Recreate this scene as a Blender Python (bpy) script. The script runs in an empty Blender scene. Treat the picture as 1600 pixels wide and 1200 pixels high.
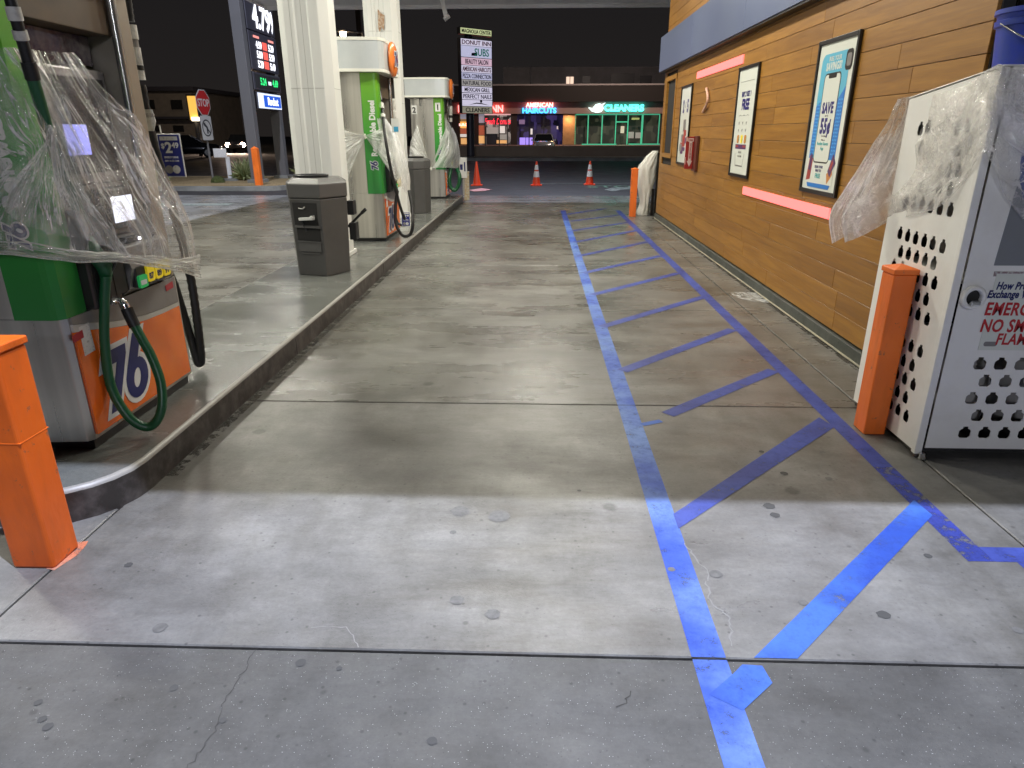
import bpy, math, random
from mathutils import Vector, Matrix, noise
R = math.radians
scn = bpy.context.scene
col = scn.collection
random.seed(7)

# ---------------------------------------------------------------- camera
FPX, CX, CY, EYE = 1055.0, 800.0, 600.0, 1.5
_dn = Vector((5, 2840, FPX)).normalized()
_fy = Vector((40, -392, FPX)); _fy = (_fy - _dn * _fy.dot(_dn)).normalized()
_rz = -_dn
_rx = Vector((0.99936767, 0.01082236, -0.03386952)).normalized()
ROT = Matrix((_rx, _fy, _rz))                 # rows: world axes in camera coordinates (x right, y down, z forward)
cam_data = bpy.data.cameras.new('camera'); cam = bpy.data.objects.new('camera', cam_data); col.objects.link(cam)
cam_data.sensor_width = 36; cam_data.lens = FPX / 1600 * 36; cam_data.clip_end = 600; cam_data.clip_start = .05
rc = Matrix((ROT @ Vector((1, 0, 0)), ROT @ Vector((0, -1, 0)), ROT @ Vector((0, 0, -1)))).transposed()
cam.matrix_world = Matrix.Translation((0, 0, EYE)) @ rc.to_4x4()
scn.camera = cam

def ray(px, py): return ROT @ Vector((px - CX, py - CY, FPX))
def onx(px, py, x): r = ray(px, py); return Vector((0, 0, EYE)) + r * (x / r.x)
def ony(px, py, y): r = ray(px, py); return Vector((0, 0, EYE)) + r * (y / r.y)
def onz(px, py, z=0.): r = ray(px, py); return Vector((0, 0, EYE)) + r * ((z - EYE) / r.z)

# ---------------------------------------------------------------- world, exposure
scn.view_settings.view_transform = 'Standard'; scn.view_settings.look = 'None'
scn.view_settings.exposure = 0.0; scn.view_settings.gamma = 1
w = bpy.data.worlds.new('World'); scn.world = w; w.use_nodes = True
nt = w.node_tree; bg = nt.nodes['Background']
bg.inputs[0].default_value = (.0105, .0100, .0108, 1); bg.inputs[1].default_value = 1.0
_tc = nt.nodes.new('ShaderNodeTexCoord'); _sp = nt.nodes.new('ShaderNodeSeparateXYZ'); _rp = nt.nodes.new('ShaderNodeValToRGB')
nt.links.new(_tc.outputs['Generated'], _sp.inputs[0]); nt.links.new(_sp.outputs[2], _rp.inputs[0]); nt.links.new(_rp.outputs[0], bg.inputs[0])      # town glow low over the horizon
_rp.color_ramp.elements[0].position = 0.; _rp.color_ramp.elements[0].color = (.017, .0145, .0135, 1); _rp.color_ramp.elements[1].position = .32; _rp.color_ramp.elements[1].color = (.0088, .0088, .0105, 1)
scn.cycles.max_bounces = 7; scn.cycles.transparent_max_bounces = 14; scn.cycles.sample_clamp_indirect = 4
scn.cycles.use_denoising = True

# ---------------------------------------------------------------- lamps (night: canopy downlights and yard lights, plus added fills)
def area(name, loc, target, power, color, size, sy=None, spread=180):
    l = bpy.data.lights.new(name, 'AREA'); l.energy = power; l.color = color; l.size = size
    l.spread = R(spread)
    if sy: l.shape = 'RECTANGLE'; l.size_y = sy
    o = bpy.data.objects.new(name, l); col.objects.link(o); o.location = loc
    o.rotation_euler = (Vector(target) - Vector(loc)).to_track_quat('-Z', 'Y').to_euler()
    return o
WARM = (1.0, .965, .835); COOL = (.725, .785, 1.0)
CANOPY_Z = 4.5
LAMPS = [(.1, 4.4, 58), (.1, 7.3, 168), (.1, 10.4, 145), (.1, 13.6, 120), (-4.9, 4.2, 150), (-4.9, 7.3, 155), (-4.9, 10.4, 140), (-4.9, 13.6, 125)]
for x, y, p in LAMPS:
    area('canopy_lamp', (x, y, CANOPY_Z - .05), (x, y, 0), p, WARM, .32)
area('far_fill', (6, 50, 9.5), (6, 58, 2.5), 760, (1., .80, .66), .4)  # added warm fill to lift the shop row and rear building
area('far_fill', (-24, 52, 8.5), (-28, 63, 2), 300, (1., .82, .62), .4)  # added warm fill to lift the house beyond the road
area('near_fill', (2.5, -8.5, 4.2), (0, 3, 1), 240, (.84, .87, 1.), .6)  # added cool fill behind the camera, lifts cage front and other camera-facing sides
area('yard_lamp', (.4, .55, 9), (.2, 1.2, 0), 1800, COOL, .06)
area('yard_lamp', (.5, 22.2, 9), (.3, 19, 0), 1300, COOL, .13)
area('yard_lamp', (-7.45, 13.5, 9), (-7.6, 13.5, 0), 1500, COOL, .13)

# ---------------------------------------------------------------- materials
def mat(name, color, rough=.5, metal=0., spec=.5, emit=None, es=1., bump=None, var=None, coat=0., alpha=None):
    m = bpy.data.materials.new(name); m.use_nodes = True; t = m.node_tree; b = t.nodes['Principled BSDF']
    b.inputs['Base Color'].default_value = (*color, 1); b.inputs['Roughness'].default_value = rough
    b.inputs['Metallic'].default_value = metal; b.inputs['Specular IOR Level'].default_value = spec
    b.inputs['Coat Weight'].default_value = coat
    if emit: b.inputs['Emission Color'].default_value = (*emit, 1); b.inputs['Emission Strength'].default_value = es
    if bump or var:
        tc = t.nodes.new('ShaderNodeTexCoord'); mp = t.nodes.new('ShaderNodeMapping')
        t.links.new(tc.outputs['Object'], mp.inputs[0])
    if bump:
        sc, st, vec = bump
        mp.inputs['Scale'].default_value = vec
        n = t.nodes.new('ShaderNodeTexNoise'); n.inputs['Scale'].default_value = sc; n.inputs['Detail'].default_value = 5
        t.links.new(mp.outputs[0], n.inputs[0])
        bp = t.nodes.new('ShaderNodeBump'); bp.inputs['Strength'].default_value = st; bp.inputs['Distance'].default_value = .01
        t.links.new(n.outputs[0], bp.inputs['Height']); t.links.new(bp.outputs[0], b.inputs['Normal'])
    if var:
        sc, c2, lo, hi = var
        n = t.nodes.new('ShaderNodeTexNoise'); n.inputs['Scale'].default_value = sc; n.inputs['Detail'].default_value = 6; n.inputs['Roughness'].default_value = .65
        t.links.new(mp.outputs[0], n.inputs[0])
        cr = t.nodes.new('ShaderNodeValToRGB'); cr.color_ramp.elements[0].position = lo; cr.color_ramp.elements[1].position = hi
        cr.color_ramp.elements[0].color = (*color, 1); cr.color_ramp.elements[1].color = (*c2, 1)
        t.links.new(n.outputs[0], cr.inputs[0]); t.links.new(cr.outputs[0], b.inputs['Base Color'])
    return m

def nodes(m): return m.node_tree.nodes, m.node_tree.links
def N(m, kind, **kw):
    n = m.node_tree.nodes.new(kind)
    for k, v in kw.items():
        if k.startswith('i_'): n.inputs[k[2:].replace('_', ' ')].default_value = v
        else: setattr(n, k, v)
    return n
def L(m, a, b): m.node_tree.links.new(a, b)
def ramp(m, src, stops):
    c = N(m, 'ShaderNodeValToRGB'); e = c.color_ramp.elements
    e[0].position, e[0].color = stops[0][0], (*stops[0][1], 1)
    e[1].position, e[1].color = stops[-1][0], (*stops[-1][1], 1)
    for p, cc in stops[1:-1]: x = e.new(p); x.color = (*cc, 1)
    L(m, src, c.inputs[0]); return c.outputs[0]
def ramp2(m, src, top, dk):
    d = N(m, 'ShaderNodeMath', operation='DIVIDE'); L(m, src, d.inputs[0]); d.inputs[1].default_value = top
    return ramp(m, d.outputs[0], [(.42, (dk, dk * .98, dk * .94)), (.86, (1, 1, 1))])
def mixc(m, fac, a, b, mode='MIX'):
    n = N(m, 'ShaderNodeMix', data_type='RGBA', blend_type=mode)
    if isinstance(fac, float): n.inputs[0].default_value = fac
    else: L(m, fac, n.inputs[0])
    for s, i in ((a, 6), (b, 7)):
        if isinstance(s, tuple): n.inputs[i].default_value = (*s, 1)
        else: L(m, s, n.inputs[i])
    return n.outputs[2]

def concrete(name, lo, hi, stain=1., rough=.5, agg=0., xs=.45, lane=0., ys=2.4, con=.8):
    m = mat(name, lo, rough); b = m.node_tree.nodes['Principled BSDF']
    tc = N(m, 'ShaderNodeTexCoord'); P = tc.outputs['Object']
    def noi(scale, vec=(1, 1, 1), det=6, ro=.6, off=0.):
        mp = N(m, 'ShaderNodeMapping'); mp.inputs['Scale'].default_value = vec; mp.inputs['Location'].default_value = (off, off * .7, 0)
        L(m, P, mp.inputs[0]); n = N(m, 'ShaderNodeTexNoise'); n.inputs['Scale'].default_value = scale
        n.inputs['Detail'].default_value = det; n.inputs['Roughness'].default_value = ro; L(m, mp.outputs[0], n.inputs[0]); return n.outputs[0]
    base = ramp(m, noi(1.1, (1, 1, 1), 8, .62), [(.30, lo), (.70, hi)])
    streak = ramp(m, noi(2.6, (xs, ys, 1), 8, .62, 3.), [(.32, (.66, .655, .63)), (.50, (.95, .95, .93)), (.66, (1.2, 1.2, 1.16))])
    c = mixc(m, con, base, streak, 'MULTIPLY')
    fine = ramp(m, noi(55, (1, 1, 1), 4, .7, 9.), [(.3, (.84, .84, .84)), (.7, (1.12, 1.12, 1.12))])
    c = mixc(m, .8, c, fine, 'MULTIPLY')
    # tyre and oil darkening in broad patches
    oil = ramp(m, noi(.75, (1.2, .55, 1), 7, .7, 21.), [(.47, (1, 1, 1)), (.66, (.50, .48, .43))])
    c = mixc(m, .75 * stain, c, oil, 'MULTIPLY')
    if lane:      # darker, rubbed marks down the middle of the lane where cars drip and turn
        sx_ = N(m, 'ShaderNodeSeparateXYZ'); L(m, P, sx_.inputs[0])
        ab = N(m, 'ShaderNodeMath', operation='ABSOLUTE'); sb = N(m, 'ShaderNodeMath', operation='SUBTRACT'); L(m, sx_.outputs[0], sb.inputs[0]); sb.inputs[1].default_value = .08; L(m, sb.outputs[0], ab.inputs[0])
        msk = ramp(m, ab.outputs[0], [(.15, (1, 1, 1)), (.85, (.12, .12, .12))])
        mk = ramp(m, noi(5.5, (.40, 1.5, 1), 9, .74, 31.), [(.36, (1.16, 1.15, 1.10)), (.46, (.98, .97, .95)), (.62, (.58, .53, .46))])
        f = N(m, 'ShaderNodeMath', operation='MULTIPLY'); L(m, msk, f.inputs[0]); f.inputs[1].default_value = lane
        c = mixc(m, f.outputs[0], c, mixc(m, 1., c, mk, 'MULTIPLY'))
        c = mixc(m, .6, c, mixc(m, 1., c, ramp(m, noi(14, (.45, 1.3, 1), 8, .75, 5.), [(.34, (.80, .79, .76)), (.5, (1, 1, 1)), (.68, (1.16, 1.16, 1.13))]), 'MULTIPLY'))
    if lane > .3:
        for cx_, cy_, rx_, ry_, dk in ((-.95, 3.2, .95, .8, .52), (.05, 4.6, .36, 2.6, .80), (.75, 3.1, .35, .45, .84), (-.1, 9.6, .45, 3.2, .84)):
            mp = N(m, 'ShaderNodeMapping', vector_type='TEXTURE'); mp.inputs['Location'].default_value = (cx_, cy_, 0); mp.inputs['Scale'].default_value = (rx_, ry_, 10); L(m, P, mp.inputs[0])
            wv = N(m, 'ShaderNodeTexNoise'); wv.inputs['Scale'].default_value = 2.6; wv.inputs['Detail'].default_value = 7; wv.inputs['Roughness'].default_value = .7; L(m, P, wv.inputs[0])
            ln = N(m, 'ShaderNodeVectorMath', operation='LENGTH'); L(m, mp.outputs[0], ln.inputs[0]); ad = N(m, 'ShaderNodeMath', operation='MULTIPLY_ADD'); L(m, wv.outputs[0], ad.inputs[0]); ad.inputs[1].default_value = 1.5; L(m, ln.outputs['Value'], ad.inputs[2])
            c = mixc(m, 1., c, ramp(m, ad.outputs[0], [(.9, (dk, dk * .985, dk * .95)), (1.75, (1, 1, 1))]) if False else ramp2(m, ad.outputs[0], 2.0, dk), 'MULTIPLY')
    # round spots: gum and drips
    for sc, rad, dark, o in ((2.3, .085, .55, 0.), (5.5, .06, .62, 4.)):
        mp = N(m, 'ShaderNodeMapping'); mp.inputs['Location'].default_value = (o, o, 0); L(m, P, mp.inputs[0])
        v = N(m, 'ShaderNodeTexVoronoi'); v.inputs['Scale'].default_value = sc; v.inputs['Randomness'].default_value = 1.
        wob = N(m, 'ShaderNodeTexNoise'); wob.inputs['Scale'].default_value = 30; L(m, P, wob.inputs[0])
        L(m, mp.outputs[0], v.inputs[0])
        ad = N(m, 'ShaderNodeMath', operation='MULTIPLY_ADD'); L(m, wob.outputs[0], ad.inputs[0]); ad.inputs[1].default_value = .05; L(m, v.outputs[0], ad.inputs[2])
        sp = ramp(m, ad.outputs[0], [(rad, (dark, dark, dark)), (rad + .035, (1, 1, 1))])
        wn = N(m, 'ShaderNodeSeparateColor'); L(m, v.outputs['Color'], wn.inputs[0])
        keep = ramp(m, wn.outputs[0], [(.35, (0, 0, 0)), (.42, (1, 1, 1))])
        c = mixc(m, keep, c, mixc(m, 1., c, sp, 'MULTIPLY'))
    for sc, dk, o in ((24., .60, 2.), (60., .70, 7.)):      # small pits and grit
        mp = N(m, 'ShaderNodeMapping'); mp.inputs['Location'].default_value = (o, o, 0); L(m, P, mp.inputs[0])
        v = N(m, 'ShaderNodeTexVoronoi'); v.inputs['Scale'].default_value = sc; L(m, mp.outputs[0], v.inputs[0])
        sp = ramp(m, v.outputs[0], [(.08, (dk, dk, dk)), (.17, (1, 1, 1))]); wn = N(m, 'ShaderNodeSeparateColor'); L(m, v.outputs['Color'], wn.inputs[0])
        c = mixc(m, ramp(m, wn.outputs[2], [(.70, (0, 0, 0)), (.74, (1, 1, 1))]), c, mixc(m, 1., c, sp, 'MULTIPLY'))
    if agg:
        v = N(m, 'ShaderNodeTexVoronoi'); v.inputs['Scale'].default_value = 190; L(m, P, v.inputs[0])
        g = ramp(m, v.outputs[0], [(.10, (1, 1, 1)), (.22, (0, 0, 0))])
        v2 = N(m, 'ShaderNodeSeparateColor'); L(m, v.outputs['Color'], v2.inputs[0])
        k = ramp(m, v2.outputs[1], [(.86, (0, 0, 0)), (.95, (1, 1, 1))])
        f = mixc(m, 1., g, k, 'MULTIPLY')
        c = mixc(m, f, c, (.62 * agg, .62 * agg, .60 * agg))
    L(m, c, b.inputs['Base Color'])
    rr = ramp(m, noi(1.9, (.6, 1.5, 1), 6, .6, 13.), [(.3, (rough - .14,) * 3), (.7, (rough + .16,) * 3)])
    L(m, rr, b.inputs['Roughness'])
    bp = N(m, 'ShaderNodeBump'); bp.inputs['Strength'].default_value = .35; bp.inputs['Distance'].default_value = .004
    L(m, noi(90, det=5, ro=.75), bp.inputs['Height']); L(m, bp.outputs[0], b.inputs['Normal'])
    return m

M = {}
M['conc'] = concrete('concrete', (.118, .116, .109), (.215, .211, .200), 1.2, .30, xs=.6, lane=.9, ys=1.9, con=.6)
M['conc_near'] = concrete('concrete_near', (.125, .122, .116), (.228, .225, .217), 1.2, .40, xs=.9, lane=.6, ys=1.2)
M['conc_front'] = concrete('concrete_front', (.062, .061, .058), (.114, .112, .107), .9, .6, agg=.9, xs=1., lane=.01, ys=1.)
M['conc_walk'] = concrete('concrete_walk', (.17, .175, .16), (.25, .25, .23), .5, .5)
M['island_top'] = concrete('island_paint', (.118, .123, .115), (.140, .145, .134), .0, .20, xs=1., con=.15)
M['foundation'] = concrete('foundation', (.06, .066, .058), (.095, .10, .09), .3, .6, xs=1.)
M['asphalt'] = concrete('asphalt', (.018, .0165, .0155), (.030, .027, .025), .4, .6, xs=1.)
M['asphalt_far'] = mat('asphalt_far', (.022, .02, .019), .85, var=(2., (.035, .031, .028), .3, .7))
M['joint'] = mat('joint_dirt', (.02, .018, .016), .9)
M['kerb_steel'] = mat('kerb_steel', (.055, .048, .043), .42, .35, var=(9., (.16, .14, .13), .42, .72), bump=(30, .15, (1, 1, 1)))
M['kerb_lip'] = mat('kerb_lip', (.26, .25, .225), .45, .1, var=(9., (.24, .23, .21), .4, .7))
M['yellow_line'] = mat('caulk_line', (.42, .38, .27), .6, var=(12, (.3, .29, .24), .4, .7))
def steel(name, c, rough, vec=(2.2, 2.2, .05)):
    m = mat(name, c, rough, .8); b = m.node_tree.nodes['Principled BSDF']
    tc = N(m, 'ShaderNodeTexCoord'); mp = N(m, 'ShaderNodeMapping'); mp.inputs['Scale'].default_value = vec
    L(m, tc.outputs['Object'], mp.inputs[0]); n = N(m, 'ShaderNodeTexNoise'); n.inputs['Scale'].default_value = 5; n.inputs['Detail'].default_value = 7
    L(m, mp.outputs[0], n.inputs[0])
    L(m, ramp(m, n.outputs[0], [(.3, (rough - .02,) * 3), (.7, (rough + .07,) * 3)]), b.inputs['Roughness'])
    L(m, ramp(m, n.outputs[0], [(.34, tuple(x * .78 for x in c)), (.5, tuple(x * .95 for x in c)), (.66, tuple(min(1, x * 1.12) for x in c))]), b.inputs['Base Color'])  # vertical reflection bands painted into the base colour
    return m
M['steel'] = steel('steel_reflect_bands', (.53, .51, .46), .27)
M['steel_dark'] = steel('steel_shade', (.26, .25, .235), .38)
M['chrome'] = mat('chrome', (.7, .7, .68), .18, 1.)
M['grey_panel'] = mat('grey_panel', (.22, .21, .20), .35, .3, var=(3, (.30, .285, .27), .3, .7))
M['silver_band'] = mat('silver_band', (.55, .54, .50), .35, .3)
M['green'] = mat('green_band', (.018, .17, .028), .32, coat=.3, var=(1.4, (.022, .22, .035), .3, .7))
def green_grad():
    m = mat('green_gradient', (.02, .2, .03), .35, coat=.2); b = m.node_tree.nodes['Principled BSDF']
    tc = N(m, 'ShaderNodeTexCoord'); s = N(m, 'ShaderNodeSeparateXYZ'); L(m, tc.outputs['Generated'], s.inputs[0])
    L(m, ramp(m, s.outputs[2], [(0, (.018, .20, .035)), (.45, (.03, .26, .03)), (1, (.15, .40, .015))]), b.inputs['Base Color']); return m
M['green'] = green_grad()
M['black'] = mat('black_plastic', (.012, .012, .013), .38, var=(8, (.02, .02, .02), .3, .7))
M['rubber'] = mat('black_rubber', (.010, .010, .010), .5)
M['hose_green'] = mat('green_hose', (.008, .085, .03), .35, bump=(120, .1, (1, 1, 1)))
M['white_band'] = mat('hose_band', (.62, .61, .56), .5, var=(20, (.35, .34, .31), .4, .7))
M['navy'] = mat('navy', (.012, .018, .12), .4)
M['white'] = mat('white', (.72, .72, .69), .45)
M['paper'] = mat('paper', (.66, .65, .61), .7, var=(60, (.35, .34, .32), .55, .65))
M['seam'] = mat('seam', (.34, .34, .31), .7)
M['cream'] = mat('cream_paint', (.72, .73, .69), .38, var=(2.2, (.65, .65, .61), .4, .75), bump=(14, .06, (1, 1, .2)))
M['topbox'] = mat('topbox', (.53, .56, .55), .25, var=(1.5, (.44, .47, .48), .35, .7), coat=.3)
M['topbox_edge'] = mat('topbox_edge', (.74, .74, .66), .35)
def orange_mat(name, c1, c2, rough=.4):
    m = mat(name, c1, rough, coat=.15, bump=(9, .8, (1, 1, .45))); b = m.node_tree.nodes['Principled BSDF']
    tc = N(m, 'ShaderNodeTexCoord'); n = N(m, 'ShaderNodeTexNoise'); n.inputs['Scale'].default_value = 3.; n.inputs['Detail'].default_value = 6; L(m, tc.outputs['Object'], n.inputs[0])
    c = ramp(m, n.outputs[0], [(.3, c1), (.72, c2)])
    n2 = N(m, 'ShaderNodeTexNoise'); n2.inputs['Scale'].default_value = 21; n2.inputs['Detail'].default_value = 8; n2.inputs['Roughness'].default_value = .72; L(m, tc.outputs['Object'], n2.inputs[0])
    c = mixc(m, ramp(m, n2.outputs[0], [(.62, (0, 0, 0)), (.67, (.75, .75, .75))]), c, (.20, .10, .06))
    mp = N(m, 'ShaderNodeMapping'); mp.inputs['Scale'].default_value = (5, 5, 1.2); L(m, tc.outputs['Object'], mp.inputs[0]); n3 = N(m, 'ShaderNodeTexNoise'); n3.inputs['Scale'].default_value = 2.6; n3.inputs['Detail'].default_value = 9; L(m, mp.outputs[0], n3.inputs[0])
    c = mixc(m, ramp(m, n3.outputs[0], [(.50, (0, 0, 0)), (.75, (.55, .55, .55))]), c, tuple(x * .55 for x in c1)); L(m, c, b.inputs['Base Color']); return m
M['orange_paint'] = orange_mat('orange_paint', (.78, .135, .007), (.64, .098, .006), .42)
M['orange_dirty'] = orange_mat('orange_paint_worn', (.90, .19, .018), (.76, .14, .012), .45)
M['orange_panel'] = mat('orange_panel', (.80, .125, .012), .25, coat=.5, var=(1.6, (.86, .20, .015), .35, .7))
M['orange_disc'] = mat('orange_disc', (.85, .22, .04), .25, coat=.5)
M['yellow_btn'] = mat('yellow_button', (.80, .60, .02), .35, emit=(.8, .6, .02), es=.25)
M['green_btn'] = mat('green_button', (.02, .40, .10), .35, emit=(.02, .4, .1), es=.25)
M['red'] = mat('red', (.45, .02, .02), .4)
M['screen_blue'] = mat('screen_blue', (.02, .02, .03), .2, emit=(.35, .36, 1.), es=1.3)
M['screen_white'] = mat('screen_white', (.1, .1, .1), .2, emit=(.85, .86, 1.), es=1.9)
M['led_white'] = mat('led_white', (.1, .1, .1), .2, emit=(.9, .9, 1.), es=6)
M['bin'] = mat('bin_plastic', (.068, .066, .063), .45, bump=(300, .25, (1, 1, 1)), var=(2, (.095, .093, .088), .3, .7))
M['bin_lid'] = mat('bin_lid', (.102, .10, .096), .42, bump=(300, .2, (1, 1, 1)))
M['cage'] = mat('cage_paint', (.88, .865, .81), .38, var=(3.2, (.78, .755, .69), .5, .8), bump=(9, .06, (1, 1, 1)))
M['dark_in'] = mat('dark_interior', (.02, .019, .018), .8)
M['tank'] = mat('tank_white', (.34, .33, .31), .4)
M['bucket'] = mat('blue_bucket', (.02, .045, .36), .4, var=(12, (.035, .06, .26), .45, .7))
M['frame'] = mat('poster_frame', (.012, .011, .010), .35)
M['poster'] = mat('poster_paper', (.72, .74, .66), .3, coat=.4)
M['poster_blue'] = mat('poster_blue', (.06, .36, .60), .4)
M['poster_blue2'] = mat('poster_dots', (.02, .18, .55), .4)
M['poster_navy'] = mat('poster_navy', (.02, .015, .16), .4)
M['poster_teal'] = mat('poster_teal', (.05, .42, .42), .4)
M['light_bar'] = mat('light_bar', (.5, .1, .1), .4, emit=(1., .17, .155), es=1.75)
M['fascia'] = mat('fascia_blue', (.125, .155, .265), .30, .2, var=(.7, (.16, .19, .29), .3, .7))
M['glass_dark'] = mat('dark_glass', (.015, .014, .013), .08, spec=.8)
M['glass_warm'] = mat('window_glass', (.30, .26, .2), .15)
M['cone'] = mat('cone_orange', (.80, .07, .02), .45)
M['reflect'] = mat('cone_white', (.75, .75, .74), .35)

def paint(name, c1, c2, wear, sc=9.):
    m = mat(name, c1, .55); b = m.node_tree.nodes['Principled BSDF']; out = m.node_tree.nodes['Material Output']
    tc = N(m, 'ShaderNodeTexCoord'); n = N(m, 'ShaderNodeTexNoise'); n.inputs['Scale'].default_value = 1.7; n.inputs['Detail'].default_value = 7; n.inputs['Roughness'].default_value = .6
    L(m, tc.outputs['Object'], n.inputs[0]); L(m, ramp(m, n.outputs[0], [(.42, c1), (.58, c2)]), b.inputs['Base Color'])
    n2 = N(m, 'ShaderNodeTexNoise'); n2.inputs['Scale'].default_value = sc; n2.inputs['Detail'].default_value = 9; n2.inputs['Roughness'].default_value = .78
    L(m, tc.outputs['Object'], n2.inputs[0])
    f = ramp(m, n2.outputs[0], [(wear - .05, (1, 1, 1)), (wear + .02, (.30, .30, .30)), (wear + .14, (.10, .10, .10)), (.75, (0, 0, 0))])
    tr = N(m, 'ShaderNodeBsdfTransparent'); mx = N(m, 'ShaderNodeMixShader'); L(m, f, mx.inputs[0]); L(m, b.outputs[0], mx.inputs[1]); L(m, tr.outputs[0], mx.inputs[2]); L(m, mx.outputs[0], out.inputs[0])
    return m
M['blue_fresh'] = paint('blue_paint', (.034, .052, .25), (.05, .082, .36), .38, 12.)
M['blue_faded'] = paint('blue_paint_faded', (.028, .085, .44), (.125, .225, .53), .39, 12.)
M['blue_bright'] = paint('blue_paint_bright', (.018, .07, .40), (.05, .15, .52), .37, 12.)  # stronger blue for the nearest hatch bars
M['blue_worn'] = paint('blue_paint_worn', (.028, .045, .25), (.04, .06, .34), .47, 14.)
M['road_white'] = paint('road_white', (.24, .26, .23), (.17, .20, .17), .44)
M['road_green'] = paint('road_faded_letters', (.14, .24, .16), (.10, .18, .12), .44)

def wood():
    m = mat('wood_plank', (.3, .15, .04), .42); b = m.node_tree.nodes['Principled BSDF']
    tc = N(m, 'ShaderNodeTexCoord'); at = N(m, 'ShaderNodeAttribute', attribute_name='tone')
    mp = N(m, 'ShaderNodeMapping'); mp.inputs['Scale'].default_value = (1, .35, 5.)
    ad = N(m, 'ShaderNodeVectorMath', operation='ADD'); L(m, tc.outputs['Object'], ad.inputs[0]); L(m, at.outputs['Color'], ad.inputs[1])
    L(m, ad.outputs[0], mp.inputs[0])
    n = N(m, 'ShaderNodeTexNoise'); n.inputs['Scale'].default_value = 3.0; n.inputs['Detail'].default_value = 9; n.inputs['Roughness'].default_value = .62; n.inputs['Distortion'].default_value = .6
    L(m, mp.outputs[0], n.inputs[0])
    c = ramp(m, n.outputs[0], [(.26, (.195, .083, .012)), (.5, (.280, .129, .019)), (.75, (.37, .182, .030))])
    s = N(m, 'ShaderNodeSeparateColor'); L(m, at.outputs['Color'], s.inputs[0])
    t = ramp(m, s.outputs[0], [(0, (.89, .87, .85)), (1, (1.09, 1.09, 1.07))])
    mp2 = N(m, 'ShaderNodeMapping'); mp2.inputs['Scale'].default_value = (1, 1.2, 45.); L(m, ad.outputs[0], mp2.inputs[0])
    n2 = N(m, 'ShaderNodeTexNoise'); n2.inputs['Scale'].default_value = 4; n2.inputs['Detail'].default_value = 6; L(m, mp2.outputs[0], n2.inputs[0])
    g = ramp(m, n2.outputs[0], [(.3, (.84, .82, .78)), (.68, (1.08, 1.08, 1.08))])
    c = mixc(m, 1., mixc(m, 1., c, t, 'MULTIPLY'), g, 'MULTIPLY'); L(m, c, b.inputs['Base Color'])
    L(m, ramp(m, n2.outputs[0], [(.3, (.36,) * 3), (.7, (.52,) * 3)]), b.inputs['Roughness'])
    return m
M['wood'] = wood()

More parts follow.
